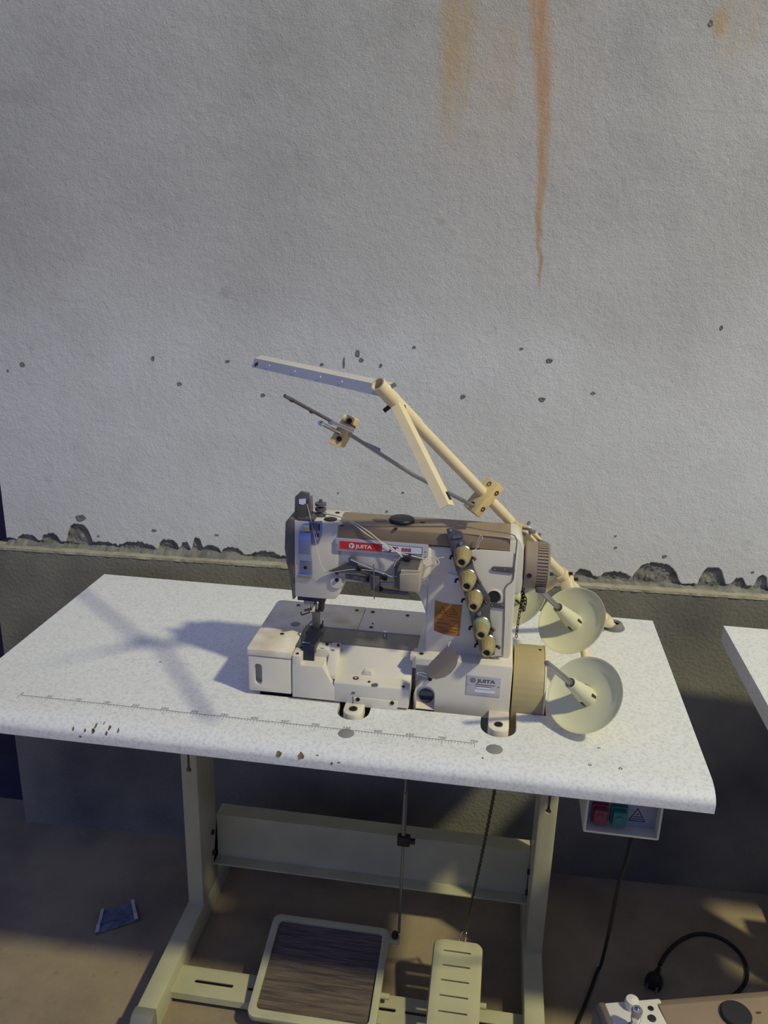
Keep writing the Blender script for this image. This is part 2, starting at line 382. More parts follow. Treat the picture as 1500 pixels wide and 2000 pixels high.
tag(obj('floor', MB().box((-3, -3.2, -.80), (4.2, 1.5, -.75)), 'floor'), kind='structure')
dr = obj('dark_opening_1', MB().box((-1.4, .640, -.75), (-.30, .68, 2.4)), 'navy'); tag(dr, kind='structure')  # added navy sheet stands in for the shaded space past the wall end
for i in range(3): obj('shade_panel', MB().box((-1.33+i*.34, .630, -.60), (-1.04+i*.34, .640, 1.45), .004), 'navy', dr)

# ================================================================== SEWING TABLE
TX0, TX1, TY0, TY1, TT = -.104, 1.0952, -.063, .5124, .036
def top_profile():
    p = [(TY1, 0), (TY1, -TT), (TY0+.004, -TT), (TY0+.0005, -TT+.003)]
    a = arc(0, 0, 1, 180, 90, 10)                                 # post-formed front: ellipse, 40 mm deep and 20 mm high
    p += [(TY0+.040+c*.040, -.021+s*.021) for c, s in a]
    return p
PROF = top_profile()
def rot_hole(cx, cy, r, n=20): return [(cx+r*math.cos(2*math.pi*k/n), cy+r*math.sin(2*math.pi*k/n)) for k in range(n)]
top = MB().prism(PROF, 'x', TX0, TX1)
top = cut(top, MB().box((.385, .078, -.1), (.812, .262, .05)))                                  # machine cut-out
top = cut(top, MB().prism([(.524, .12), (.524, .055)]+arc(.5505, .055, .0265, 180, 360, 12)+[(.577, .055), (.577, .12)], 'z', -.1, .05))
top = cut(top, MB().prism([(.757, .12), (.757, .052)]+arc(.7855, .052, .0285, 180, 360, 12)+[(.814, .052), (.814, .12)], 'z', -.1, .05))
top = cut(top, MB().box((.80, .100, -.1), (.862, .250, .05)))                                    # belt opening

table = thing('sewing_table', 'white flecked table with a ruler print and chipped front edge, carrying the cream sewing machine', 'table', (.53, .22, -.75), 'industrial sewing tables')
topo = obj('tabletop', top, 'laminate', table, 30)
q = MB().box((0, -.0004, .0001), (.75, .0004, .0004))
for i in range(151):
    x = i*.005; l = .011 if i % 10 == 0 else (.0065 if i % 5 == 0 else .005)
    q.box((x-.00022, -l, .0001), (x+.00022, 0, .0004))
for i in range(16):
    s = str(i*50); t = text(s, .0085, (i*.05-.0035*len(s)*.9+.002, .0022, .0004), (1, 0, 0), (0, 1, 0)); q.add(t.v, t.f)
obj('ruler_print', q, 'print', topo)
for (x, y) in ((.551, -.0105), (.7805, -.0105)):
    obj('hole_plug', MB().lathe([(.0127, -.002), (.0127, .0004), (.0118, .0009), (0, .0009)], (x, y, 0), (0, 0, 1), 28), 'plug', topo)
for (px, py, r) in ((1170, 1461, .0024), (1152, 1494, .0026), (1212, 1501, .0028), (943, 1480, .0012), (313, 1293, .0022)):
    p = atZ(px, py, 0); obj('screw_hole', MB().lathe([(r, -.001), (r, .0003), (r*.55, .0003), (r*.4, -.0005)], (p.x, p.y, 0), (0, 0, 1), 12), 'pit', topo)
def front_pt(px, py):                                             # point and normal on the rounded front edge seen at a pixel
    best = None
    P = PROF[3:]
    for i in range(len(P)-1):
        for k in range(12):
            t = k/12; y = P[i][0]+(P[i+1][0]-P[i][0])*t; z = P[i][1]+(P[i+1][1]-P[i][1])*t
            a = atZ(px, py, z); e = abs(a.y-y)
            if best is None or e < best[0]:
                dy, dz = P[i+1][0]-P[i][0], P[i+1][1]-P[i][1]; best = (e, Vector((a.x, y, z)), Vector((0, -dz, dy)).normalized())
    n = best[2]
    if n.y > 0: n = -n
    return best[1], n
for (px, py, a, b) in ((545, 1472, 6, 5), (588, 1476, 7, 6), (143, 1423, 2.5, 4), (166, 1427, 2.5, 3.5), (187, 1418, 3, 5), (182, 1428, 4, 4.5), (214, 1422, 3, 5), (208, 1433, 3, 4), (157, 1438, 3, 2), (231, 1427, 2, 5), (204, 1412, 1.5, 4), (648, 1491, 2, 3), (662, 1489, 3, 1.2), (620, 1475, 3, 1)):
    c, n = front_pt(px, py); ex = Vector((1, 0, 0)); ey = n.cross(ex).normalized(); ol = blob_poly(0, 0, a*.00085, b*.0011, 10, .45); k = len(ol)
    obj('edge_chip', MB().add([c+ex*x+ey*y+n*.0004 for x, y in ol]+[c+ex*x*.6+ey*y*.6+n*.0001 for x, y in ol], [(i, (i+1) % k, k+(i+1) % k, k+i) for i in range(k)]+[tuple(range(k, 2*k))]), 'chip', topo)
for x0, x1 in ((.1425, .1780), (.8850, .9210)):
    p = MB().box((x0, .300, -.69), (x1, .400, -.040), .003)
    xc = (x0+x1)/2
    p = cut(p, MB().prism([(xc-.0025, -.28)]+[(xc-.0025, -.325)]+arc(xc, -.334, .006, 120, 420, 10)+[(xc+.0025, -.325), (xc+.0025, -.28)], 'y', .29, .32))
    post = obj('post', p, 'stand', table)
    obj('top_plate', MB().box((x0-.012, .05, -.0405), (x1+.012, .47, -.0362), .001), 'stand', table)
    for z in (-.545, -.60):
        inner = x1 if x0 < .5 else x0; sg = 1 if x0 < .5 else -1
        obj('bolt', MB().cyl((inner, .37, z), (inner+sg*.005, .37, z), .006, 6), 'screw', post)
    ft = obj('foot', MB().box((x0-.004, .020, -.7495), (x1, .560, -.688), .004), 'stand', table)
    obj('foot_cap', MB().prism([(.036, -.7498), (.036, -.686), (.016, -.686), (.003, -.700), (.003, -.7498)], 'x', x0-.0055, x1+.0015, .002), 'cap', ft)
    obj('foot_cap', MB().box((x0-.0055, .55, -.7498), (x1+.0015, .568, -.686), .002), 'cap', ft)
cb = obj('crossbar', MB().prism([(.400, -.520), (.440, -.520), (.440, -.523), (.4035, -.523), (.4035, -.632), (.372, -.632), (.372, -.636), (.400, -.636)], 'x', .178, .885, .0006, 1), 'stand', table)
bar = MB().prism([(.105, -.736), (.1075, -.736), (.1075, -.7225), (.169, -.7225), (.169, -.736), (.172, -.736), (.172, -.720), (.105, -.720)], 'x', .178, .8845)
for (a, b) in ((.216, .298), (.328, .362), (.450, .530), (.596, .632), (.650, .706), (.750, .830)):
    bar = cut(bar, MB().prism(rrect(a, .1345, b, .1425, .0039, 4), 'z', -.73, -.71))
obj('foot_bar', bar, 'stand', table)
# big treadle, its rear edge raised
def tilted(x0, x1, yA, zA, yB, zB):                              # local (u 0..1 across, v metres up the slope, h out of the plane) to world
    d = Vector((0, yB-yA, zB-zA)); L = d.length; d.normalize(); n = Vector((1, 0, 0)).cross(d).normalized()
    return L, (lambda x, v, h: Vector((x, yA, zA)) + d*v + n*h)
def tilt_prism(fn, poly, h0, h1, bev=0):
    t = MB().prism(poly, 'z', h0, h1, bev); t.v = [tuple(fn(*v)) for v in t.v]; return t
L, fn = tilted(.347, .600, .066, -.708, .280, -.662)
frame = MB().prism(rrect(.347, 0, .600, L, .016, 5), 'z', -.012, .004, .002)
frame = cut(frame, MB().prism(rrect(.362, .016, .586, L-.014, .010, 4), 'z', -.006, .02)); frame.v = [tuple(fn(*v)) for v in frame.v]
tre = obj('treadle', frame, 'stand', table)
q = MB(); nr = 62
for i in range(nr):
    v0 = .017+(L-.032)*i/nr; v1 = v0+(L-.032)/nr
    q.prism([(v0, -.006), (v1, -.006), (v1, -.0022), ((v0+v1)/2, -.0008), (v0, -.0022)], 'x', .3625, .5855)
q.v = [tuple(fn(*v)) for v in q.v]
tag(obj('rubber_mat', q, 'mat_rubber', tre, 10), kind='stuff')
for x in (.40, .55): obj('bracket', MB().box((x-.012, .13, -.722), (x+.012, .155, -.700), .002), 'stand', tre)
obj('hinge_bolt', MB().cyl((.600, .150, -.700), (.617, .150, -.700), .006, 12), 'stand', tre)
obj('ball_joint', MB().lathe([(0, 0), (.007, .003), (.008, .008), (.006, .014), (0, .016)], (.612, .262, -.664), (0, 0, 1), 12), 'screw', tre)
obj('joint_arm', MB().box((.585, .252, -.672), (.622, .272, -.664), .002), 'stand', tre)
# small lifter pedal
L, fn = tilted(.697, .793, .020, -.672, .240, -.628)
pl = MB().prism(rrect(.697, 0, .793, L, .014, 5), 'z', -.003, .003, .0015)
for i in range(6):
    v = .047+i*.0305; pl = cut(pl, MB().prism(rrect(.716, v-.0016, .772, v+.0016, .0015, 3), 'z', -.02, .02))
pl.v = [tuple(fn(*v)) for v in pl.v]
ped = obj('lifter_pedal', pl, 'stand', table)
rim = MB().prism(rrect(.695, -.002, .795, L+.002, .016, 5), 'z', -.020, -.002)
rim = cut(rim, MB().prism(rrect(.699, .002, .791, L-.002, .012, 5), 'z', -.04, .0)); rim.v = [tuple(fn(*v)) for v in rim.v]
obj('pedal_rim', rim, 'stand', ped)
obj('bracket', MB().box((.73, .12, -.722), (.76, .15, -.668), .002), 'stand', ped)
obj('hinge_bolt', MB().cyl((.793, .147, -.685), (.808, .147, -.685), .006, 12), 'stand', ped)
obj('chain_hook', MB().tube(smooth_path([(.747, .236, -.632), (.747, .247, -.624), (.752, .250, -.612), (.758, .246, -.606), (.760, .240, -.612), (.758, .237, -.628)]), .0014, 6), 'chrome', ped)
obj('chain_slot', MB().box((.768, -.052, -.0395), (.803, -.030, -.0362), .001), 'black', topo)
# pitman rod and its clamp
rod = thing('pitman_rod', 'thin grey treadle rod with a dark clamp hanging under the table', 'rod', (.624, .262, -.65))
obj('rod_shaft', MB().cyl((.620, .262, -.648), (.6225, .262, -.0368), .0030, 8), 'wire', rod)
obj('rod_sleeve', MB().cyl((.6212, .262, -.40), (.6220, .262, -.30), .0046, 8), 'wire', rod)
cl = obj('clamp', MB().box((.609, .255, -.425), (.635, .270, -.402), .003), 'screw', rod)
obj('clamp_screw', MB().cyl((.630, .2625, -.414), (.645, .2625, -.414), .006, 8), 'screw', cl)

def chain_mesh(path, pitch, lw, r):
    P = smooth_path(path, 24); d = [0]
    for i in range(1, len(P)): d.append(d[-1]+(P[i]-P[i-1]).length)
    n = int(d[-1]/pitch); q = MB()
    for k in range(n):
        s = (k+.5)*pitch; i = max(j for j in range(len(d)) if d[j] <= s); i = min(i, len(P)-2)
        c = P[i].lerp(P[i+1], (s-d[i])/max(d[i+1]-d[i], 1e-9)); t = (P[i+1]-P[i]).normalized(); e = t.orthogonal().normalized()
        if k % 2: e = t.cross(e)
        hl = pitch*.72
        q.tube([c+t*hl, c+t*hl*.55+e*lw, c-t*hl*.55+e*lw, c-t*hl, c-t*hl*.55-e*lw, c+t*hl*.55-e*lw], r, 5, closed=True)
    return q
tag(obj('pull_chain', chain_mesh([(.786, -.040, -.040), (.777, .07, -.25), (.764, .17, -.47), (.757, .243, -.606)], .0085, .0025, .0010), 'chain', None, org=(.757, .243, -.606)), 'thin dark pull chain running from the table edge down to the slotted pedal', 'chain')

# second table beside it: the same kind, its cut-out empty
t2 = copy_tree(table); t2.location = (table.location.x+1.341, table.location.y+.005, -.75)
tag(t2, 'white flecked table cut off by the right edge of the picture, only its corner showing', 'table')

# ================================================================== SEWING MACHINE
mach = thing('sewing_machine', 'cream industrial sewing machine with brown top cover standing on the white table', 'sewing machine', (.6, .17, 0), 'industrial sewing machines')
def part(name, mb, m, parent=None, ang=35): return obj(name, mb, m, parent or mach, ang)
def bolt(p, axis, r, h=.002, m='screw', parent=None, name='screw', n=14):
    a = Vector(axis).normalized(); p = Vector(p)
    return part(name, MB().lathe([(r, -.001), (r, h*.7), (r*.85, h), (r*.5, h), (r*.42, h*.3), (0, h*.3)], p, a, n), m, parent)
FR = (0, -1, 0); UP = (0, 0, 1)
# --- bed
sc = MB().box((.3685, .0725, .008), (.4425, .268, .0735), .003)
sc = cut(sc, MB().prism(rrect(.3795, .0215, .3925, .0600, .006, 5), 'y', .06, .084))
side = part('side_cover', sc, 'cream')
part('finger_slot', MB().prism(rrect(.3790, .0210, .3930, .0605, .006, 5), 'y', .0832, .0845), 'swface', side)
Lp = [(.3665, .0745), (.3685, .0715), (.4425, .0715), (.4425, .178), (.5335, .178), (.5335, .272), (.3760, .272), (.3705, .2700), (.3675, .2650), (.3665, .2590)]
part('bed_plate', MB().prism(Lp, 'z', .0745, .0865, .0014), 'cream_worn')
part('bed_plate', MB().prism([(.5342, .178), (.659, .178), (.659, .272), (.5342, .272)], 'z', .0745, .0862, .0008), 'cream')
bed = part('bed_body', MB().box((.4435, .134, -.012), (.650, .270, .0742)), 'cream')
part('bed_gap_shade', MB().box((.385, .085, -.03), (.640, .255, .005)), 'black', bed)  # black box stands in for the shade in the gap under the bed
for (px, py) in ((583, 1182), (697, 1192), (728, 1195), (725, 1225), (551, 1238), (796, 1202)):
    p = atZ(px, py, .0866); bolt(p, UP, .0036, .0008, parent=bed)
for (px, py) in ((728, 1218),): p = atZ(px, py, .0866); bolt(p, UP, .0018, .0006, parent=bed)
p = atZ(577, 1219, .0866); part('round_plug', MB().lathe([(.0088, -.001), (.0088, .0004), (.0080, .0008), (0, .0008)], p, UP, 24), 'plug', bed)
part('slide_plate', MB().prism([(.1775, .0848), (.131, .0815), (.131, .0745), (.1775, .0745)], 'x', .4775, .659), 'slide', bed)
p = atZ(752, 1243, .084); part('plate_knob', MB().lathe([(.004, -.002), (.004, .003), (.003, .006), (.0034, .009), (0, .010)], p, UP, 12), 'chrome', bed)
needle_plate = part('needle_plate', MB().box((.4432, .100, .0745), (.4772, .1775, .0858), .0006), 'dsteel')
part('feed_slot', MB().box((.4525, .106, .0856), (.4545, .172, .0862)), 'black', needle_plate)
part('feed_dog', MB().box((.4570, .120, .0856), (.4680, .150, .0870)), 'dsteel', needle_plate)
# --- front body with its stepped front
fb = MB().prism([(.072, .004), (.072, .0385), (.0745, .041), (.098, .0430), (.131, .0790), (.134, .0815), (.134, .004)], 'x', .5140, .6385, .0012)
fb.prism([(.4440, .005), (.4440, .0655), (.4950, .0655), (.5150, .0300), (.5150, .005)], 'y', .0715, .1330, .0010)
fb.prism([(.0800, .0400), (.0800, .0480), (.0900, .0610), (.1130, .0800), (.1330, .0815), (.1330, .0400)], 'x', .4985, .5150, .0012)
fb.prism([(.0718, .060), (.0718, .0815), (.1000, .0825), (.1000, .060)], 'x', .4440, .4585, .0010)
fb.box((.4585, .105, .060), (.4985, .1335, .0800), .001)
fbo = part('front_body', fb, 'cream')
part('gib_plate', MB().box((.5475, .0702, .000), (.6205, .0725, .0165), .0004), 'cream', fbo)
part('side_step', MB().prism([(.5475, .0168), (.5465, .0168), (.5465, -.001), (.5475, -.001)], 'y', .0708, .0725), 'black', fbo)
for (px, py) in ((699, 1366), (766, 1373)):
    p = atY(px, py, .070); bolt(p, FR, .0034, .0012, parent=fbo)
for (px, py, r) in ((695, 1325, .0052), (721, 1332, .0024), (788, 1341, .0024)):
    p = atZ(px, py, .0415); bolt(p, UP, r, .0012, parent=fbo)
p = atZ(733, 1337, .0415); part('paint_scuff', MB().prism(blob_poly(p.x, p.y, .007, .005, 12, .35), 'z', .0405, .0418), 'dustpaint', fbo)
for (px, py) in ((731, 1303), (743, 1305)):
    p = atY(px, py, .113); bolt(p, (0, -1, 1), .0018, .0006, parent=fbo)
for (px, py) in ((639, 1258), (661, 1260)):
    p = atY(px, py, .105); bolt((p.x, .1045, p.z), FR, .0028, .0008, parent=fbo)
for (px, py) in ((587, 1265), (581, 1276)):
    p = atZ(px, py, .0828); bolt(p, UP, .0024, .0006, parent=fbo)
p = atZ(688, 1353, .0385)
part('paint_scuff', MB().prism(blob_poly(.547, .0240, .004, .002, 10, .4), 'y', .0705, .0730), 'dustpaint', fbo)
part('scoop_lip', MB().prism([(.575-.020, .0425), (.573, .0425), (.573, .052), (.560, .052)], 'y', .098, .112, .001), 'cream', fbo)
# --- right base
rb = MB().box((.6440, .0930, -.012), (.8020, .272, .0870), .0025)
arch = [(.6485, -.012), (.6485, .022)]+arc(.6640, .022, .0155, 180, 0, 14)+[(.6795, -.012)]
rb = cut(rb, MB().prism(arch, 'y', .08, .1060))
rb = cut(rb, MB().prism(XZ([(795, 1297), (838, 1300), (838, 1328), (822, 1333), (812, 1344), (806, 1362), (795, 1362)], .093), 'y', .08, .118))
base = part('base_block', rb, 'cream')
part('base_sill', MB().prism([(.0930, -.006), (.1060, .0005), (.1060, -.006)], 'x', .6488, .6792), 'cream_worn', base)
part('oil_window', MB().lathe([(.0128, 0), (.0128, .002), (.0105, .0028), (0, .0032)], (.6640, .1062, .0125), FR, 28), 'oil', base)
part('base_bridge', MB().box((.6385, .108, .060), (.6460, .134, .0840), .001), 'cream', base)
part('bridge_tab', MB().box((.6350, .100, .0775), (.6580, .118, .0868), .0012), 'cream', base)
p = atZ(823, 1277, .087); bolt(p, UP, .0038, .0010, parent=base)
for x0, x1, yb, y0, cx, r in ((.5345, .5665, .080, .052, .5505, .016), (.7690, .8020, .096, .050, .7855, .0165)):
    tb = part('mounting_tab', MB().prism([(x0, yb)]+arc(cx, y0, r, 180, 360, 12)+[(x1, yb)], 'z', -.030, .0045, .001), 'cream_worn', base)
    bolt((cx, y0+.002, .0045), UP, .0068, .0022, parent=tb)
plate = part('serial_plate', MB().box((.7300, .0918, .0305), (.7850, .0932, .0655), .0004), 'silver', base)
q = text('JUITA', .0082, (.7475, .0915, .0545), (1, 0, 0), UP, bold=.0003, width=.030)
q.lathe([(.0042, 0), (.0042, .0003), (.0028, .0003), (.0028, 0)], (.7400, .0917, .0575), FR, 20, False); q.add(*[(lambda t: (t.v, t.f))(MB().box((.7390, .0913, .0560), (.7405, .0917, .0588)))][0])
for (a, b, z) in ((.744, .776, .0505), (.745, .770, .0470)): q.box((a, .0914, z-.0006), (b, .0918, z+.0003))
part('serial_print', q, 'greyink', plate)
q = MB().box((.7465, .0914, .0430), (.7690, .0918, .0462)).box((.7440, .0914, .0360), (.7770, .0918, .0405)); part('serial_field', q, 'white', plate)
for x in (.7325, .7822): bolt((x, .0918, .0495), FR, .0014, .0008, 'steel', plate)
# --- column, arm, head
col = part('column', MB().prism([(.6570, .120), (.7970, .120), (.7970, .187), (.6570, .187)], 'z', .085, .292, .004), 'cream')
fil = [(.6572, .150), (.6572, .206), (.6200, .206), (.6330, .196), (.6440, .183), (.6510, .168)]
part('arm_fillet', MB().prism(fil, 'y', .1225, .185, .001), 'cream', col)
af = [(.212, .206), (.214, .262), (.200, .278), (.1185, .278), (.1185, .242)]+[(.1385+.020*c, .220+.026*s) for c, s in ((math.cos(math.radians(a)), math.sin(math.radians(a))) for a in (180, 200, 220, 240, 258))]+[(.145, .1945), (.175, .1945)]
part('arm', MB().prism(af, 'x', .510, .660, .0006, 1), 'cream', col, 50)
eh = [(.7960, .2020), (.8000, .1990), (.8060, .2060), (.8070, .2250), (.8050, .2750), (.8000, .2900), (.7930, .2970), (.7820, .2990), (.7820, .2020)]
part('arm_end', MB().prism(eh, 'y', .1215, .188, .002), 'cream', col)
hd = [(.4370, .1655), (.4870, .1655), (.5050, .1660), (.5150, .1800), (.5170, .1960), (.5170, .2990), (.4370, .2990)]
head = part('head', MB().prism(hd, 'y', .1185, .188, .0025), 'cream')
part('head_back', MB().prism([(.1870, .1750), (.2060, .1780), (.2140, .1950), (.2140, .2640), (.2000, .2790), (.1870, .2820)], 'x', .4370, .5150, .002), 'cream', head)
part('face_plate', MB().prism([(.4370, .1600), (.4370, .3010), (.4290, .3020), (.4225, .2950), (.4205, .2500), (.4230, .2250), (.4300, .2000), (.4330, .1600)], 'y', .1190, .187, .0015), 'facecov', head)
part('face_knob', MB().cyl((.4320, .150, .176), (.4250, .150, .176), .008, 14), 'facecov', head)
cv = [(.1165, .2755), (.1175, .2960), (.1205, .2985), (.1740, .3015), (.1880, .2950), (.1880, .2755)]
cover = part('top_cover', MB().prism(cv, 'x', .5095, .7830, .0008), 'brown')
part('cover_seam', MB().box((.5090, .1170, .2735), (.7835, .187, .2757)), 'black', cover)
part('filler_cap', MB().lathe([(.0205, -.001), (.0205, .0035), (.0190, .0052), (0, .0058)], (.6080, .1510, .3005), UP, 40), 'black', cover)
for (px, py) in ((668, 1026), (773, 1032), (1000-9, 1032)):
    p = atZ(px, py, .299); bolt(p, UP, .0030, .0006, parent=cover)
p = atZ(825, 1020, .3005); part('oil_nick', MB().prism(blob_poly(p.x, p.y, .005, .0018, 8, .4), 'z', .2998, .3012), 'brownink', cover)
part('oil_stain', MB().prism(blob_poly(.572, .149, .013, .008, 14, .15), 'z', .2995, .3004), 'facecov', cover)
part('oil_plug', MB().lathe([(.0105, -.002), (.0105, .0012), (.0095, .0018), (0, .0018)], (.4935, .1360, .2990), UP, 28), 'black', head)
bolt((.4975, .1730, .2990), UP, .0040, .0010, parent=head)
# --- thread guard standing on the head
gx, gz = .4535, .2990
pts = XZ([(579, 1012), (580, 966), (591, 956), (607, 960), (609, 972), (602, 975), (600, 1010)], .140)
gd = part('needle_thread_guard', MB().prism(pts, 'y', .126, .134, .0008), 'dsteel', head)
part('guard_side', MB().prism(XZ([(600, 1008), (602, 974), (609, 968), (611, 1012)], .152), 'y', .134, .158, .0006), 'dsteel', head)
part('guard_window', MB().prism(XZ([(584, 984), (584, 975), (597, 974), (597, 983), (592, 986)], .1255), 'y', .1252, .1262), 'white', gd)
q = MB()
for k in range(3): q.lathe([(.0040, 0), (.0095, .0012), (.0095, .0050), (.0040, .0065)], (.4735, .152, .2990+k*.0085), UP, 16)
q.cyl((.4735, .152, .298), (.4735, .152, .327), .003, 8)
part('tension_spring', q, 'dsteel', head)
part('guard_foot', MB().box((.442, .1195, .2990), (.470, .160, .3030), .0008), 'dsteel', head)
# steel plates on the front of the head
part('thread_plate', MB().prism(XZ([(604, 1019), (629, 1018), (628, 1046), (622, 1062), (608, 1062), (604, 1056)], .117), 'y', .1165, .1187, .0005), 'blue_refl', head)
q = MB()
for (a, b, c, d) in ((614, 1024, 617, 1033), (621, 1023, 625, 1036), (614, 1042, 623, 1049)): q.prism(XZ([(a, b), (c, b), (c, d), (a, d)], .1164), 'y', .1160, .1168)
part('plate_slots', q, 'ink', head)
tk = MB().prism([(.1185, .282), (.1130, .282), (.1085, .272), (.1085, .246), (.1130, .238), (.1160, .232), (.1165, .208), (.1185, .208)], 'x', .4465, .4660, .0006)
tkc = part('take_up_cover', tk, 'blue_refl', head)
part('comb_guide', MB().box((.4445, .1140, .2010), (.4665, .1186, .2085), .0004), 'chrome', head)
bolt((.4560, .1165, .2200), FR, .0030, .0010, parent=tkc)
part('top_clip', MB().box((.4530, .1120, .2840), (.4640, .1190, .2960), .001), 'chrome', head)
part('top_clip', MB().box((.4640, .1150, .2850), (.4760, .1190, .2990), .001), 'dsteel', head)
bo = part('pivot_boss', MB().lathe([(.0115, -.002), (.0112, .0028), (.0095, .0040), (0, .0040)], (.5080, .1185, .1985), FR, 24), 'cream', head)
for (px, py) in ((658, 1118), (658, 1133)): p = atY(px, py, .112); bolt(p, FR, .0034, .0010, parent=bo)
# --- maker's plate
np_ = part('name_plate', MB().prism(rrect(.5055, .2515, .6560, .2735, .003, 4), 'y', .1150, .1182, .0004), 'silver')
part('red_field', MB().box((.5130, .1146, .2560), (.5805, .1151, .2690)), 'red', np_)
part('white_field', MB().box((.5810, .1146, .2560), (.6465, .1151, .2690)), 'white', np_)
q = MB()
for (a, b, c, d) in ((.581, .2683, .6465, .2690), (.581, .2560, .6465, .2567), (.6458, .2560, .6465, .2690), (.581, .2560, .5816, .2690)): q.box((a, .1143, b), (c, .1147, d))
part('field_border', q, 'ink', np_)
q = text('JUITA', .0080, (.5395, .1143, .2594), (1, 0, 0), UP, bold=.00025, width=.0270)
q.lathe([(.0045, 0), (.0045, .0004), (.0001, .0004)], (.5325, .1147, .2622), FR, 24); part('maker_name', q, 'white', np_)
q = MB().prism([(.5300, .2643), (.5350, .2643), (.5338, .2630), (.5328, .2630), (.5328, .2594), (.5318, .2594), (.5318, .2630), (.5306, .2630)], 'y', .1139, .1142); part('maker_emblem', q, 'ink', np_)
q = text('JT', .0088, (.5935, .1143, .2593), (1, 0, 0), UP, bold=.0004, width=.0165); t = text('888', .0088, (.6130, .1143, .2593), (1, 0, 0), UP, bold=.0002, width=.0155); q.add(t.v, t.f)
part('model_number', q, 'redink', np_)
for x in (.5090, .6520): bolt((x, .1150, .2625), FR, .0016, .0008, 'chrome', np_)
np_.location.z += .0025
# --- linkage under the plate
lk = part('take_up_lever', MB().prism(XZ([(637, 1117), (682, 1098), (681, 1090), (687, 1085), (694, 1087), (698, 1094), (699, 1104), (728, 1112), (757, 1126), (756, 1134), (722, 1126), (700, 1118), (665, 1118)], .111), 'y', .1085, .1125, .0005), 'dsteel')
part('lever_rail', MB().tube([tuple(atY(a, b, .106)) for a, b in ((685, 1092), (697, 1097), (727, 1109), (746, 1118), (767, 1126))], .0016, 8), 'chrome', lk)
part('cam_lever', MB().prism(XZ([(674, 1122), (722, 1127), (722, 1139), (674, 1130)], .112), 'y', .1110, .1150, .0005), 'dsteel', lk)
part('clamp_body', MB().prism(XZ([(722, 1124), (741, 1126), (741, 1156), (724, 1150)], .104), 'y', .100, .112, .0008), 'dsteel', lk)
part('clamp_arm', MB().prism(XZ([(742, 1136), (768, 1137), (768, 1146), (742, 1145)], .106), 'y', .104, .108, .0005), 'steel', lk)
part('lower_arm', MB().prism(XZ([(742, 1149), (804, 1158), (806, 1168), (802, 1168), (800, 1163), (742, 1157)], .112), 'y', .109, .115, .0005), 'dsteel', lk)
part('guide_rod', MB().cyl(atY(730, 1102, .098), atY(731, 1170, .098), .0010, 8), 'steel', lk)
for (px, py, r) in ((701, 1111, .0042), (719, 1131, .0036), (743, 1150, .0042), (751, 1129, .0040), (729, 1142, .0030)): p = atY(px, py, .106); bolt(p, FR, r, .003, parent=lk)
bx = part('tension_box', MB().prism(XZ([(780, 1122), (820, 1121), (819, 1157), (781, 1154)], .056), 'y', .056, .119, .0012), 'boxpaint', lk)
part('box_top', MB().prism(XZ([(782, 1095), (821, 1098), (821, 1115), (783, 1114)], .105), 'y', .062, .1185, .0012), 'dsteel', bx)
part('box_tab', MB().prism(XZ([(791, 1087), (802, 1087), (802, 1095), (791, 1095)], .104), 'y', .101, .118, .0006), 'black', bx)
part('box_side', MB().prism(XZ([(771, 1100), (782, 1096), (781, 1152), (770, 1145)], .108), 'y', .104, .119, .0008), 'dsteel', bx)
part('box_band', MB().prism(XZ([(783, 1114), (820, 1116), (820, 1121), (783, 1120)], .060), 'y', .0590, .0640), 'boxpaint', bx)
part('box_pin', MB().cyl(atY(820, 1130, .095), atY(838, 1131, .095), .0010, 8), 'chrome', bx)
part('box_pin', MB().lathe([(.0012, 0), (.0022, .002), (.0012, .004)], atY(823, 1130, .095), (1, 0, 0), 10), 'chrome', bx)
# --- tension panel with five knobs
pn = XZ([(886, 1076), (940, 1074), (999, 1078), (1007, 1082), (1006, 1100), (1003, 1136), (988, 1147), (985, 1278), (962, 1284), (948, 1280), (905, 1150), (890, 1100)], .114)
pan = part('tension_panel', MB().prism(pn, 'y', .1135, .1165, .0004), 'cream')
rimp = [tuple(atY(a, b, .1130)) for a, b in ((893, 1026), (950, 1036), (994, 1042), (1005, 1046), (1010, 1056), (1005, 1104), (1003, 1130), (999, 1137), (991, 1142), (986, 1150), (985, 1210), (982, 1282), (958, 1286))]
part('panel_rim', MB().tube(rimp, .0011, 8), 'steel', pan)
sp = XZ([(872, 1033), (884, 1030), (889, 1034), (902, 1038), (908, 1062), (920, 1080), (926, 1110), (940, 1140), (958, 1168), (957, 1205), (962, 1232), (966, 1278), (944, 1280), (928, 1250), (918, 1200), (905, 1152), (890, 1110), (880, 1072)], .111)
strip = part('knob_strip', MB().prism(sp, 'y', .1085, .1125, .0005), 'dsteel', pan)
part('strip_fold', MB().prism(XZ([(884, 1047), (905, 1044), (906, 1048), (885, 1051)], .108), 'y', .106, .109), 'steel', strip)
bolt(atY(880, 1036, .108), FR, .0022, .001, 'chrome', strip); bolt(atY(900, 1061, .108), FR, .0030, .002, 'chrome', strip); bolt(atY(936, 1198, .108), FR, .0036, .003, 'chrome', strip)
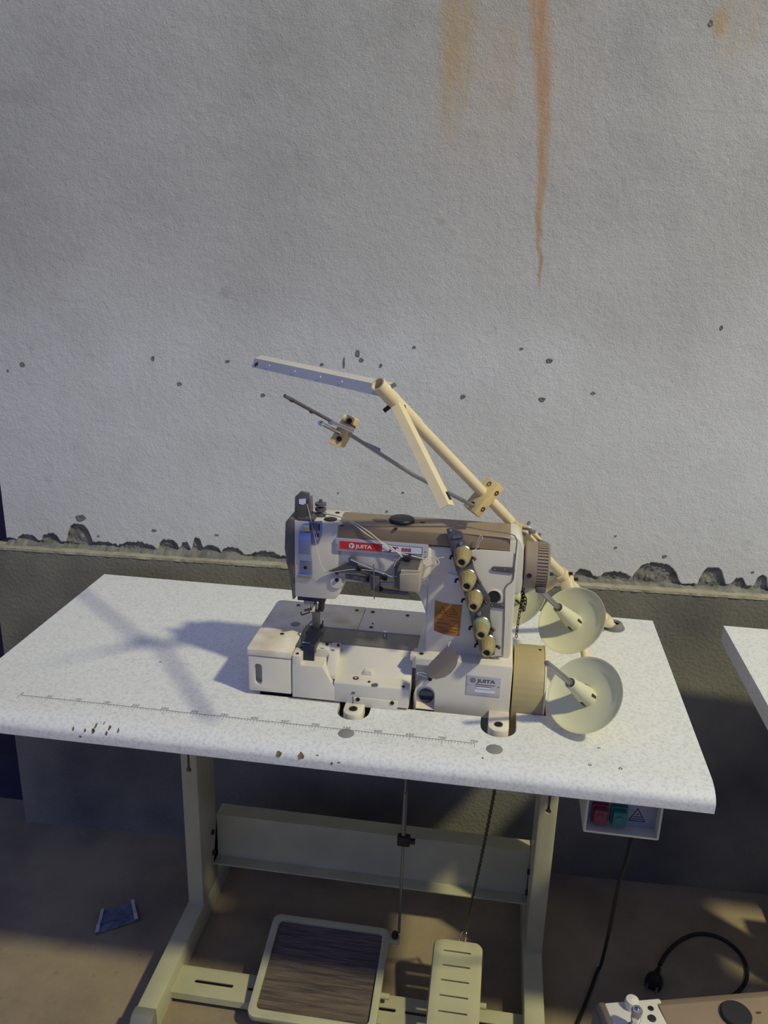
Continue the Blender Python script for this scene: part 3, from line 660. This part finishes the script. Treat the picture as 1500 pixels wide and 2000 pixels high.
for k, (px, py) in enumerate(((901, 1099), (911, 1146), (924, 1186), (939, 1241), (950, 1276))):
    t = atY(px, py, .070); c = Vector((t.x, .1085, t.z))
    kb = part('tension_knob', MB().lathe([(.0085, 0), (.0125, .001), (.0140, .004), (.0140, .0085), (.0128, .0095), (.0130, .0105), (.0130, .0150), (.0120, .0158)], c, FR, 28), 'olive2' if k == 3 else 'olive', pan)
    q = MB(); nn = 28; prof = [(.0122, .0155), (.0116, .024), (.0092, .034), (.0086, .0378), (.0070, .0385), (.0055, .0385), (.0050, .034), (.0001, .034)]
    q.lathe(prof, c, FR, nn); q.v = [tuple(c + (Vector(v)-c) + Vector((v[0]-c.x, 0, v[2]-c.z))*(.035 if ((i % nn) % 2 and i//nn < 3) else 0)) for i, v in enumerate(q.v)]
    part('knob_cap', q, 'olive', kb, 20)
    part('knob_socket', MB().lathe([(.0048, .0), (.0048, .0012), (0, .0012)], c+Vector((0, -.034, 0)), FR, 14), 'black', kb)
    part('check_disc', MB().lathe([(.0128, -.0012), (.0142, 0), (.0128, .0014)], c, FR, 24), 'steel', kb)
    part('guide_prong', MB().tube([c+Vector((-.011, .001, -.004)), c+Vector((-.018, -.003, -.004)), c+Vector((-.019, -.004, -.009))], .0022, 6), 'screw', kb)
    part('guide_prong', MB().tube([c+Vector((.012, .001, -.006)), c+Vector((.018, -.004, -.004)), c+Vector((.021, -.005, -.007))], .0026, 6), 'screw', kb)
for (a, b, c, d, y) in ((960, 1106, 1003, 1113, .1128), (955, 1176, 986, 1180, .1128)):
    ps = [(a+4, b), (c, b+2), (c, b+13), (a+4, b+9), (a, b+6), (a, b+3)]
    br = part('wire_bracket', MB().prism(XZ(ps, y), 'y', .1110, .1135, .0004), 'dsteel', pan)
    for px in (a+6, a+26): bolt(atY(px, b+6, .1110), FR, .0014, .0006, 'chrome', br)
rng_ = atY(965, 1166, .113)
part('hole_collar', MB().lathe([(.0135, 0), (.0135, .0016), (.0115, .0022), (.0105, .0006)], (rng_.x, .1137, rng_.z), FR, 28, False), 'cream', pan)
part('access_hole', MB().lathe([(.0105, 0), (.0105, .0008), (0, .0008)], (rng_.x-.001, .1138, rng_.z), FR, 24), 'black', pan)
p = atY(1018, 1115, .1205); part('oil_mark', MB().lathe([(.0018, 0), (.0018, .002), (0, .002)], (p.x-.011, .1215, p.z), FR, 12), 'redpt', col)
# --- hand wheel
def gear(x0, x1, r0, r1, n, cy, cz, fill=.55):
    pr = []
    for k in range(n):
        for (f, r) in ((0, r1), (fill, r1), (fill+.08, r0), (.92, r0)):
            a = 2*math.pi*(k+f)/n; pr.append((cy+r*math.cos(a), cz+r*math.sin(a)))
    return MB().prism(pr, 'x', x0, x1)
wc = (.158, .2395)
hw = part('hand_wheel', MB().lathe([(.030, 0), (.0365, .001), (.0385, .003), (.0385, .020), (.037, .0205)], (.8075, wc[0], wc[1]), (1, 0, 0), 48), 'wheel')
part('wheel_grip', gear(.8280, .8440, .0355, .0378, 44, *wc), 'wheel', hw, 20)
part('wheel_rim', MB().lathe([(.0372, 0), (.0375, .0015), (.034, .004), (.012, .005), (0, .005)], (.8440, wc[0], wc[1]), (1, 0, 0), 48), 'wheel', hw)
part('wheel_hole', MB().lathe([(.0042, -.001), (.0042, .0006), (0, .0006)], (.8165, wc[0]-.0383, wc[1]-.004), (0, -1, -.1), 16), 'black', hw)
part('wheel_pad', MB().box((.8285, .1225, .2050), (.8445, .150, .2150), .003), 'facecov', hw)
part('wheel_shaft', MB().cyl((.795, wc[0], wc[1]), (.810, wc[0], wc[1]), .016, 20), 'steel', hw)
# --- belt guard beside the column
gp = [(.1020, -.060)] + [(.172+.070*math.cos(math.radians(a)), .012+.070*math.sin(math.radians(a))) for a in range(180, -1, -9)] + [(.2420, -.060)]
bgd = part('belt_guard', MB().prism(gp, 'x', .8050, .8580, .0012), 'guard', None, 30)
part('guard_rim', MB().prism([(.172+.0712*math.cos(math.radians(a)), .012+.0712*math.sin(math.radians(a))) for a in range(190, -1, -9)]+[(.172+.067*math.cos(math.radians(a)), .012+.067*math.sin(math.radians(a))) for a in range(0, 191, 9)], 'x', .8560, .8588), 'tube', bgd)
bolt((.848, .172, .0818), UP, .0026, .0008, parent=bgd)
# --- needle bar, presser foot
nb = part('needle_bar', MB().cyl((.4660, .142, .1680), (.4660, .142, .1280), .0036, 12), 'dsteel')
part('bar_bushing', MB().box((.4400, .126, .1560), (.4760, .160, .1665), .001), 'ink', nb)
part('bushing_block', MB().box((.4510, .1240, .1490), (.4680, .140, .1575), .0008), 'steel', nb)
part('presser_bar', MB().prism([(.4720, .1680), (.4900, .1680), (.4850, .1530), (.4800, .1420), (.4790, .1280), (.4700, .1280)], 'y', .148, .160, .001), 'facecov', nb)
part('needle_clamp', MB().lathe([(.0065, 0), (.0075, .002), (.0075, .012), (.006, .014)], (.4630, .138, .1330), UP, 14), 'chrome', nb)
part('clamp_screw', MB().cyl((.4630, .132, .1390), (.4520, .126, .1385), .0022, 8), 'screw', nb)
part('thread_hook', MB().tube(smooth_path([(.4600, .132, .1330), (.4520, .128, .1310), (.4470, .126, .1300), (.4460, .126, .1350)]), .0013, 6), 'screw', nb)
part('foot_shank', MB().box((.4640, .132, .1020), (.4745, .148, .1340), .0012), 'dsteel', nb)
part('needle', MB().tube([(.4615, .138, .1330), (.4615, .138, .0900)], .0009, 6), 'chrome', nb)
part('foot_spring', MB().tube([(.4640, .134, .118), (.4560, .130, .108), (.4540, .126, .095)], .0016, 6), 'dsteel', nb)
ft = part('presser_foot', MB().prism([(.1480, .0865), (.1480, .0990), (.1360, .1050), (.1220, .1010), (.0980, .0920), (.0930, .0865)], 'x', .4570, .4770, .0008), 'navysteel')
part('foot_guard', MB().prism([(.0950, .0885), (.0900, .0860), (.0890, .0655), (.0925, .0655), (.0960, .0800)], 'x', .4560, .4770, .0005), 'navysteel', ft)
part('foot_screw', MB().lathe([(.0030, 0), (.0030, .006), (.0012, .007), (.0012, .014)], (.4790, .136, .104), (.2, 0, 1), 10), 'screw', ft)
part('foot_edge', MB().tube([(.4550, .098, .0940), (.4620, .0965, .0942), (.4680, .0965, .0935)], .0009, 6), 'chrome', ft)
# --- finger guard: a bent shield on a wire arm
gpx = [(829, 1309), (838, 1297), (856, 1279), (873, 1263), (880, 1257), (887, 1264), (893, 1278), (894, 1290), (890, 1303), (880, 1317), (868, 1324), (852, 1325), (838, 1319)]
g0 = XZ(gpx, .056); vs = []; n = len(g0); gc = (sum(p[0] for p in g0)/n, sum(p[1] for p in g0)/n)
rings = [1.0, .8, .5, .2]; q = MB(); vv = []; ff = []
for side_ in (0, 1):
    for s_ in rings:
        for (x, z) in g0:
            xx = gc[0]+(x-gc[0])*s_; zz = gc[1]+(z-gc[1])*s_
            dd = ((xx-gc[0])*.75+(zz-gc[1])*-.66)                  # bend across the short axis
            vv.append((xx, .050+22*dd*dd+.0016*side_, zz))
R_ = len(rings)
for side_ in (0, 1):
    o_ = side_*R_*n
    for r_ in range(R_-1):
        for i in range(n): ff.append((o_+r_*n+i, o_+r_*n+(i+1) % n, o_+(r_+1)*n+(i+1) % n, o_+(r_+1)*n+i))
    ff.append(tuple(o_+(R_-1)*n+i for i in range(n)))
for i in range(n): ff.append((i, (i+1) % n, R_*n+(i+1) % n, R_*n+i))
sh = part('finger_guard', q.add(vv, ff), 'shield', None, 50)
part('guard_arm', MB().tube([tuple(atY(a, b, .075)) for a, b in ((834, 1322), (824, 1318), (815, 1316), (816, 1313), (826, 1313), (840, 1318))], .0012, 8), 'chrome', sh)
part('guard_edge', MB().tube([tuple(atY(a, b, .056)) for a, b in ((879, 1267), (876, 1262), (877, 1256), (880, 1254))], .0012, 6), 'white', sh)
bolt(atY(840, 1326, .090), FR, .0036, .002, parent=sh)
# --- orange warning sticker
s0 = XZ([(849.5, 1173), (866, 1178), (885, 1181), (902.5, 1182), (897, 1242), (880, 1241), (862, 1237), (847.5, 1231)], .1195)
st = part('warning_sticker', MB().prism(s0, 'y', .1192, .1203), 'sticker', col)
q = MB()
for (px, py) in ((865, 1191), (886, 1194)):
    a = [atY(px+dx, py+dy, .119) for dx, dy in ((-1, -6), (-7, 6), (7, 7))]
    for i in range(3):
        u, v = a[i], a[(i+1) % 3]; q.tube([(u.x, .1191, u.z), (v.x, .1191, v.z)], .0004, 4)
p = atY(886, 1196, .119); q.box((p.x-.001, .1189, p.z-.001), (p.x+.001, .1192, p.z+.001))
rr = random.Random(2)
for (x0, y0, x1, y1) in ((872, 1203, 896, 1207), (852, 1208, 866, 1211), (852, 1216, 876, 1219), (878, 1212, 897, 1215), (852, 1224, 868, 1227), (878, 1222, 895, 1224), (880, 1229, 895, 1231), (866, 1232, 890, 1236)):
    a = atY(x0, y0, .119); b = atY(x1, y1, .119); q.tube([(a.x, .1191, a.z), (b.x, .1191, b.z)], .00035, 4)
part('sticker_print', q, 'brownink', st)
# --- loose white threads
def thr(pts, r=.0005, y=None):
    return MB().tube(smooth_path([tuple(atY(a, b, yy)) for a, b, yy in pts], 6), r, 5)
part('thread', thr([(622, 1000, .15), (660, 1008, .135), (690, 1020, .118), (718, 1037, .112), (742, 1056, .110), (760, 1068, .108), (780, 1082, .105), (786, 1088, .10)], .0008), 'thread')
part('thread', thr([(625, 1002, .15), (664, 1010, .135), (692, 1025, .117), (716, 1043, .112), (745, 1061, .112), (772, 1077, .112), (805, 1086, .112), (840, 1094, .112)], .0008), 'thread')
part('thread', thr([(600, 985, .13), (607, 1015, .118), (615, 1050, .112), (622, 1082, .112), (637, 1116, .108), (690, 1112, .106), (735, 1116, .104), (767, 1125, .100), (782, 1125, .092)], .0004), 'thread')
part('thread', thr([(597, 1010, .125), (612, 1030, .116), (620, 1054, .112)], .0004), 'thread')
part('thread', thr([(760, 1066, .108), (775, 1078, .104), (783, 1085, .10), (774, 1096, .102), (770, 1105, .104)], .0009), 'thread')
part('thread', thr([(826, 1085, .108), (828, 1100, .102), (838, 1104, .102), (843, 1098, .105), (838, 1090, .110), (850, 1088, .110), (858, 1098, .104), (852, 1104, .102), (852, 1092, .110), (868, 1088, .112)], .0005), 'thread')
part('thread', thr([(838, 1107, .105), (836, 1114, .102), (830, 1120, .100)], .0005), 'thread')
part('thread', thr([(930, 1068, .112), (936, 1050, .110), (940, 1046, .110), (942, 1052, .108), (936, 1060, .108), (932, 1070, .108), (920, 1078, .104)], .0005), 'thread')
part('torn_label', MB().prism(XZ([(875, 1120), (895, 1124), (902, 1136), (897, 1142), (890, 1137), (884, 1143), (878, 1140), (875, 1128)], .1185), 'y', .1180, .1200), 'white', col)

# chain hanging beside the hand wheel
ch = chain_mesh([tuple(atY(a, b, .175)) for a, b in ((1017, 1143), (1020, 1165), (1016, 1190), (1012, 1215), (1008, 1246))], .006, .0020, .0008)
t = chain_mesh([tuple(atY(a, b, .170)) for a, b in ((1027, 1143), (1020, 1156), (1026, 1172), (1022, 1192), (1018, 1180), (1024, 1160))], .006, .0026, .001); ch.add(t.v, t.f)
tag(obj('hanging_chain', ch, 'chain', None, org=tuple(atY(1008, 1246, .175))), 'short tangled chain dangling below the hand wheel of the machine', 'chain')

# ================================================================== THREAD STAND, leaning left and forward
B0 = atZ(1198, 1226, 0); T0 = atD(740, 752, 1.1); AX = (T0-B0).normalized(); TL = (T0-B0).length
def onp(s): return B0+AX*s
def near(px, py):
    best = min(range(2001), key=lambda i: (lambda q: abs((q-CP).cross(ray(px, py).normalized()).length))(B0+(T0-B0)*i/2000)); return B0+(T0-B0)*best/2000
def perp(P, px, py): d = ray(px, py); return CP+d*(((P-CP).dot(AX))/d.dot(AX))
ts = thing('thread_stand', 'cream thread stand leaning left over the machine, with round spool dishes', 'thread stand', tuple(B0))
def tp(name, mb, m, parent=None, ang=35): return obj(name, mb, m, parent or ts, ang)
tp('grommet', MB().lathe([(.010, -.001), (.0195, -.001), (.0200, .005), (.0170, .011), (.0120, .0125), (.0095, .009)], B0, UP, 28, False), 'rubber')
tp('base_washer', MB().lathe([(.022, .0002), (.022, .0025), (.012, .0025)], B0, UP, 28), 'rubber')
pole = tp('lower_pole', MB().tube([onp(-.006), onp(.46)], .0086, 20), 'tube')
tp('upper_pole', MB().lathe([(.0086, 0), (.0086, TL-.44-.035)], onp(.44), AX, 20), 'tube')
slv = tp('pole_head', MB().lathe([(.0100, 0), (.0100, .058), (.0104, .0582), (.0104, .098), (.0086, .098), (.0084, .070)], onp(TL-.095), AX, 24), 'tube')
tp('pole_bore', MB().lathe([(.0085, 0), (.0085, .001), (0, .001)], onp(TL-.012), AX, 20), 'ink', slv)
# joint clamp between the two poles
jc = near(1022, 1035); e1 = (_r*.72+_u*-.35).normalized(); e1 = (e1-AX*e1.dot(AX)).normalized(); e2 = AX.cross(e1)
cl_ = tp('pole_clamp', MB().lathe([(.0112, 0), (.0112, .075)], jc-AX*.055, AX, 24), 'tube')
for sgn in (-1, 1): tp('clamp_ear', MB().obox(jc+e1*.0155+e2*sgn*.0045-AX*.015, e1*.009, e2*.0022, AX*.034, .001), 'tube', cl_)
for k in (0.012, -.030):
    tp('clamp_bolt', MB().cyl(jc+e1*.016+AX*k-e2*.010, jc+e1*.016+AX*k+e2*.016, .0028, 8).cyl(jc+e1*.016+AX*k+e1*.002, jc+e1*.034+AX*k, .0034, 8).cyl(jc+e1*.020+AX*k, jc+e1*.026+AX*k, .0056, 6), 'steel', cl_)
# hub and dish arms
hub = onp(.245)
hb = tp('dish_hub', MB().lathe([(.0125, 0), (.0125, .040)], hub-AX*.022, AX, 24), 'tube')
D1 = atD(1121, 1216, 1.455); D2 = atD(1147, 1361, 1.312); D3 = atD(1012, 1166, 1.53)
def dish(name, c, rot):
    d = tp(name, MB().lathe([(.004, -.003), (.020, -.003), (.045, .0005), (.0605, .0085), (.0625, .0105), (.0628, .0120), (.0610, .0118), (.0590, .0100), (.044, .0030), (.020, 0), (.004, 0)], c, AX, 56), 'dish', None, 60)
    cone = tp('spool_cone', MB().lathe([(.0150, 0), (.0155, .004), (.0140, .020), (.0100, .052), (.0092, .056), (.0092, .066), (.0078, .067), (.0070, .062)], c, AX, 28), 'dish', d)
    tp('cone_collar', MB().lathe([(.0098, .050), (.0098, .054), (.0094, .055)], c, AX, 24, False), 'dish', d)
    tp('spool_pin', MB().lathe([(.0046, .030), (.0046, .150), (.0036, .153), (0, .1545)], c, AX, 14), 'steel', d)
    e = AX.orthogonal().normalized(); e_ = AX.cross(e)
    for k in range(4):
        a = math.radians(rot+90*k); n = e*math.cos(a)+e_*math.sin(a)
        tp('cone_slot', MB().obox(c+AX*.009+n*.0142, AX*.007, AX.cross(n)*.0020, n*.0016), 'black', d)
    tp('dish_boss', MB().lathe([(.009, -.022), (.010, -.020), (.012, -.003)], c, AX, 18), 'tube', d)
    return d
for c_, r_ in ((D1, 20), (D2, 20), (D3, 50)): dish('spool_dish', c_, r_)
U1 = D1-AX*.028; U2 = D2-AX*.028; U3 = D3-AX*.028
A1 = hub-AX*((hub-U1).dot(AX))
tp('dish_arm', MB().tube([hub-AX*.004, U1, U2], .0075, 14), 'tube', hb)
tp('dish_arm', MB().tube([hub+AX*.004, U3], .0075, 14), 'tube', hb)
tp('hub_bracket', MB().obox(hub.lerp(U1, .22)-AX*.004, (U1-hub).normalized()*.018, AX*.012, (U1-hub).cross(AX).normalized()*.010, .002), 'tube', hb)
for k, s_ in enumerate((-1, 1)): tp('hub_bolt', MB().cyl(hub+_r*.012+AX*.012*s_, hub+_r*.020+AX*.012*s_-_f*.004, .0032, 8), 'screw', hb)
# arm to the right of the hub (short knuckle by the foot of the pole)
tp('pole_collar', MB().lathe([(.0120, 0), (.0120, .022)], onp(.030), AX, 20), 'tube')
# top guide bar: a pressed angle, square to the pole
G0 = T0-AX*.012; G1 = perp(G0, 497, 703)
def angle_bar(name, a, b, w1, w2, u, v, m, parent=None):        # pressed angle: flanges along u and v from the ridge a-b
    d = (b-a).normalized(); u = (u-d*u.dot(d)).normalized(); v = (v-d*v.dot(d)).normalized(); t = .0012; q = MB()
    pr = [(0, 0), (w1, 0), (w1, t), (t, t), (t, w2), (0, w2)]; n = len(pr)
    vs = [a+u*x+v*y for x, y in pr]+[b+u*x+v*y for x, y in pr]
    q.add(vs, [(i, (i+1) % n, n+(i+1) % n, n+i) for i in range(n)]+[tuple(range(n)), tuple(range(n, 2*n))]); return tp(name, q, m, parent), d, u, v
G0 = G0+_u*.006; G1 = G1+_u*.003
gb, gd_, gu, gv = angle_bar('guide_bar', G0-(G1-G0).normalized()*.008, G1, .0150, .014, -_u-_f*.25, _f*.85+_u*.45, 'cream')
for f in (.14, .36, .56, .72): tp('thread_hole', MB().obox(G1.lerp(G0, f)+gu*.0085-gv*.0003, (gd_+gu*.8).normalized()*.0036, (gu-gd_*.8).normalized()*.0013, gv*.0006), 'white', gb)
tp('end_hole', MB().obox(G1.lerp(G0, .035)+gu*.0085-gv*.0003, (gd_+gu*.6).normalized()*.0042, (gu-gd_*.6).normalized()*.0026, gv*.0006), 'black', gb)
# second guide bar hanging down from the pole head
H0 = near(775, 795); H0 = H0-_f*.016; H1 = perp(H0, 876, 985)
hbk, d_, u_, v_ = angle_bar('guide_bar', H0-(H1-H0).normalized()*.010, H1, .0112, .0085, -_r*.85+_f*.5, _r*.8+_f*.6, 'tube')
tp('bar_slot', MB().obox(H1.lerp(H0, .08)+v_*.006-u_*.0003, d_*.007, v_*.0012, u_*.0008), 'screw', hbk)
tp('bar_bolt', MB().cyl(near(782, 803)-_f*.008, near(782, 803)-_f*.0185, .0046, 8).lathe([(.0052, 0), (.0052, .002)], near(782, 803)-_f*.0155, -_f, 6), 'screw', hbk)
tp('bar_bolt', MB().cyl(near(770, 800)-_r*.010, near(770, 800)-_r*.020-_u*.008, .0032, 8), 'screw', hbk)
tp('head_bolt', MB().cyl(near(752, 760)+_r*.008+_u*.004, near(752, 760)+_r*.016+_u*.008, .0030, 8), 'steel', slv)
# lower clamp block, rod and upper block
B1 = near(946, 962); B2 = atD(673, 842, 1.17)
rd = (B2-B1).normalized()
be = (AX.cross(-_f)).normalized(); bfw = AX.cross(be).normalized()
if be.dot(_r) < 0: be = -be
bl = tp('clamp_block', MB().obox(B1-_u*.006-_f*.001, be*.030, AX*.0085, be.cross(AX)*.015, .002), 'block')
for k, m_ in ((.021, 'steel'), (-.020, 'screw')):
    c_ = B1-_u*.006+be*k+AX*.0; tp('block_screw', MB().lathe([(.0042, 0), (.0042, .002), (.0022, .002), (.0020, .0008)], c_+AX*.0080, AX, 12), m_, bl)
    c2 = B1-_u*.006+be*k*.8; n_ = be.cross(AX).normalized(); n_ = n_ if n_.dot(_f) < 0 else -n_
    tp('block_screw', MB().lathe([(.0040, 0), (.0040, .0020), (.0022, .002), (.0020, .0008)], c2+n_*.0145, n_, 12), 'screw', bl)
tp('block_split', MB().obox(B1-_u*.006+be*.004, be*.0006, AX*.0087, be.cross(AX)*.0152), 'brownink', bl)
R0 = atD(925, 988, ((B1-CP).dot(_f))-.012)
rodp = tp('guide_rod', MB().tube([R0, R0.lerp(B2, .5)-Vector((0, 0, .006)), B2], .0030, 12), 'steel')
tp('rod_flat', MB().obox(R0.lerp(B2, .80)+_u*.003-Vector((0, 0, .002)), rd*.014, _u*.0022, _f*.0022), 'steel', rodp)
b2 = tp('clamp_block', MB().obox(B2, (_u*.8+_r*.45).normalized()*.023, rd*.009, (_f*.8+_r*.3).normalized()*.011, .002), 'block')
for k in (-.014, .015):
    c_ = B2+(_u*.8+_r*.45).normalized()*k-_f*.0100; tp('block_screw', MB().lathe([(.0042, 0), (.0042, .002), (.0024, .002), (.002, .0006)], c_, -_f, 6), 'screw', b2)
tp('block_split', MB().obox(B2+(_u*.8+_r*.45).normalized()*.010+_r*.003, rd*.0092, _u*.0006, _f*.0108), 'brownink', b2)
Q0 = atD(690, 842, 1.165); Q1 = atD(650, 827, 1.145); Q2 = atD(556, 773, 1.03)
tp('short_rod', MB().lathe([(.0030, 0), (.0030, (Q0-Q1).length), (.0040, (Q0-Q1).length+.001), (.0036, (Q0-Q1).length+.005), (0, (Q0-Q1).length+.007)], Q0-_f*.012, Q1-Q0, 14), 'chrome', b2)
lr = tp('long_rod', MB().tube([atD(668, 834, 1.158), Q2], .0024, 12), 'dsteel', b2)
for f in (.12, .52): tp('rod_notch', MB().lathe([(.0030, 0), (.0030, .003)], Q2.lerp(Q1, f), Q1-Q2, 10), 'screw', lr)
K0 = atD(662, 845, 1.155); K1 = atD(629, 828, 1.115)
tp('short_rod', MB().lathe([(.0028, 0), (.0028, (K1-K0).length), (.0038, (K1-K0).length+.001), (.0034, (K1-K0).length+.005), (0, (K1-K0).length+.0065)], K0, K1-K0, 14), 'chrome', b2)

# ================================================================== SWITCH BOX, CORDS, LITTER
sw = thing('switch_box', 'small cream switch box with red and green buttons under the table', 'switch', (.978, 0, -.113)); SWZ = .0042
bxm = MB().box((.9215, -.034, -.113), (1.0335, .050, -.0408), .003)
bxm = cut(bxm, MB().box((.9255, -.06, -.109), (1.0295, -.012, -.043)))
sb = obj('box_shell', bxm, 'switch', sw)
obj('face_panel', MB().box((.9255, -.0125, -.109), (1.0295, -.009, -.043)), 'swface', sw)
for x0, m_ in ((.9355, 'redbtn'), (.9635, 'greenbtn')):
    b_ = obj('push_button', MB().box((x0, -.030, -.100), (x0+.0205, -.012, -.0735), .002), m_, sw)
    obj('button_frame', MB().box((x0-.002, -.020, -.1025), (x0+.0225, -.012, -.071), .001), m_, b_)
    obj('button_dimple', MB().lathe([(.0065, -.0005), (.0065, .0008), (.0040, .0002), (0, .0002)], (x0+.0102, -.0302, -.0865), FR, 16), m_, b_)
q = MB()
tri = [(1.0015, -.075), (.9905, -.0975), (1.0135, -.0975)]
for i in range(3):
    a, b = tri[i], tri[(i+1) % 3]; q.tube([(a[0], -.0128, a[1]), (b[0], -.0128, b[1])], .0007, 5)
for (w_, z) in ((.004, -.0855), (.011, -.0900), (.015, -.0940)): q.box((1.002-w_/2, -.0130, z-.0006), (1.002+w_/2, -.0124, z+.0006))
obj('warning_triangle', q, 'ink', sw)
def floorpt(px, py, z=-.746): p = atZ(px, py, z); return (p.x, p.y, p.z)
c0 = atY(1236, 1634, .02)
pc = smooth_path([(c0.x, c0.y, -.112)]+[tuple(atY(a, b, y)) for a, b, y in ((1226, 1668, .03), (1210, 1720, .07), (1198, 1775, .14), (1187, 1830, .22))]+[floorpt(1172, 1890), floorpt(1152, 1938), floorpt(1128, 2000), floorpt(1095, 2080), floorpt(1020, 2200), floorpt(900, 2260)], 8)
pc = [Vector((p.x, p.y, max(p.z, -.746))) for p in pc]
tag(obj('power_cord', MB().tube(pc, .0036, 8), 'cord', None, org=tuple(pc[-1])), 'long black cord running from the switch box down to the floor', 'cord')
pg = thing('plug_cord', 'black power plug with a looped cord lying on the floor', 'cord', floorpt(1280, 1910, -.75))
lp = smooth_path([floorpt(1288, 1885), floorpt(1303, 1860), floorpt(1330, 1836), floorpt(1365, 1824), floorpt(1405, 1831), floorpt(1440, 1856), floorpt(1458, 1888), floorpt(1456, 1918), floorpt(1432, 1944), floorpt(1400, 1952), floorpt(1370, 1975), floorpt(1345, 2040)], 8)
obj('cord', MB().tube(lp, .0040, 8), 'cord', pg)
pa = Vector(floorpt(1277, 1918, -.738)); pb = Vector(floorpt(1290, 1882, -.742)); pd = (pb-pa).normalized()
hd_ = obj('plug_body', MB().lathe([(.008, -.012), (.0170, -.010), (.0185, .0), (.0165, .012), (.0075, .022), (.0055, .038), (.0042, .045)], pa, pd, 18), 'cord', pg)
for s_ in (-1, 1):
    n_ = pd.cross(Vector((0, 0, 1))).normalized(); obj('plug_pin', MB().cyl(pa+n_*.0095*s_-pd*.010, pa+n_*.0095*s_-pd*.030, .0024, 8), 'steel', hd_)
pk = thing('foil_wrapper', 'crumpled blue grey wrapper with pale ends lying on the dark floor', 'wrapper', (-.03, .29, -.75))
cor = [Vector(floorpt(*c, -.748)) for c in ((186, 1826), (198, 1783), (262, 1763), (270, 1798))]
def grid_sheet(c, n, m, h, t=.0006, seed=1):
    r_ = random.Random(seed); vs = []; fs = []
    for k in (0, 1):
        for i in range(n+1):
            for j in range(m+1):
                u, v = i/n, j/m; p = (c[0]*(1-u)+c[3]*u)*(1-v)+(c[1]*(1-u)+c[2]*u)*v
                vs.append(p+Vector((0, 0, h[(i*7+j*3) % len(h)]+t*k)))
    st_ = (n+1)*(m+1)
    for k in (0, 1):
        for i in range(n):
            for j in range(m): a = k*st_+i*(m+1)+j; fs.append((a, a+1, a+m+2, a+m+1))
    return MB().add(vs, fs)
hts = [0, .003, .001, .005, .002, .004, .0005]
obj('wrapper_sheet', grid_sheet(cor, 9, 4, hts), 'wrapper', pk, 20)
for (i, j) in ((0, .09), (.91, 1)):
    cc = [cor[0].lerp(cor[3], i), cor[1].lerp(cor[2], i), cor[1].lerp(cor[2], j), cor[0].lerp(cor[3], j)]
    obj('pale_end', grid_sheet([c+Vector((0, 0, .0058)) for c in cc], 2, 4, hts), 'paper', pk, 20)

# ================================================================== SECOND MACHINE, low in front at the right
SKIP = ('needle_thread_guard', 'guard_side', 'tension_spring', 'guard_foot', 'thread', 'belt_guard', 'torn_label', 'warning_sticker', 'oil_plug', 'top_clip', 'oil_stain')
m2 = copy_tree(mach, None, SKIP)
tag(m2, 'cream and brown sewing machine low in the bottom right corner, cut by the frame', 'sewing machine')
A2 = math.radians(15); cap2 = atD(1437, 1983, 1.12); off = Vector((.608-.6, .151-.17, .3005)); off.rotate(Euler((0, 0, A2)))
m2.location = cap2-off; m2.rotation_euler = (0, 0, A2); m2['org'] = (.6, .17, 0)
h2 = [c for c in m2.children if c.name.startswith('head')][0]
obj('chrome_post', MB().lathe([(.0090, 0), (.0090, .004), (.0060, .006), (.0060, .018), (.0072, .020), (.0072, .034), (.0060, .036), (.0035, .036), (.0030, .030)], (.4620, .1450, .2985), UP, 24), 'chrome', h2)
obj('rear_knob', MB().lathe([(.009, 0), (.0100, .010), (.0085, .015), (0, .0175)], (.4720, .178, .2970), UP, 24), 'cream', h2)
obj('oil_plug', MB().lathe([(.0055, -.002), (.0055, .0012), (.0048, .0018), (0, .0018)], (.4925, .158, .2990), UP, 24), 'black', h2)
# a low wooden crate carries it
ctop = m2.location.z-.0305; cr = thing('wooden_crate', 'low wooden crate under the machine at the bottom right corner', 'crate', (m2.location.x, m2.location.y, -.75))
cr.rotation_euler = (0, 0, A2); ox, oy = m2.location.x, m2.location.y; zt = ctop-.02
for k in range(4): obj('lid_board', MB().box((ox-.27, oy-.13+k*.066, zt), (ox+.27, oy-.13+k*.066+.062, zt+.018), .001), 'wood', cr)
nb_ = 3; hh = (zt-.001+.75)/nb_
for k in range(nb_):
    for y in (-.125, .110): obj('side_board', MB().box((ox-.26, oy+y, -.75+k*hh), (ox+.26, oy+y+.015, -.75+(k+1)*hh-.003), .001), 'wood', cr)
    for x in (-.26, .245): obj('side_board', MB().box((ox+x, oy-.11, -.75+k*hh), (ox+x+.015, oy+.11, -.75+(k+1)*hh-.003), .001), 'wood', cr)
for o in bpy.data.objects:
    if 'org' in o: del o['org']
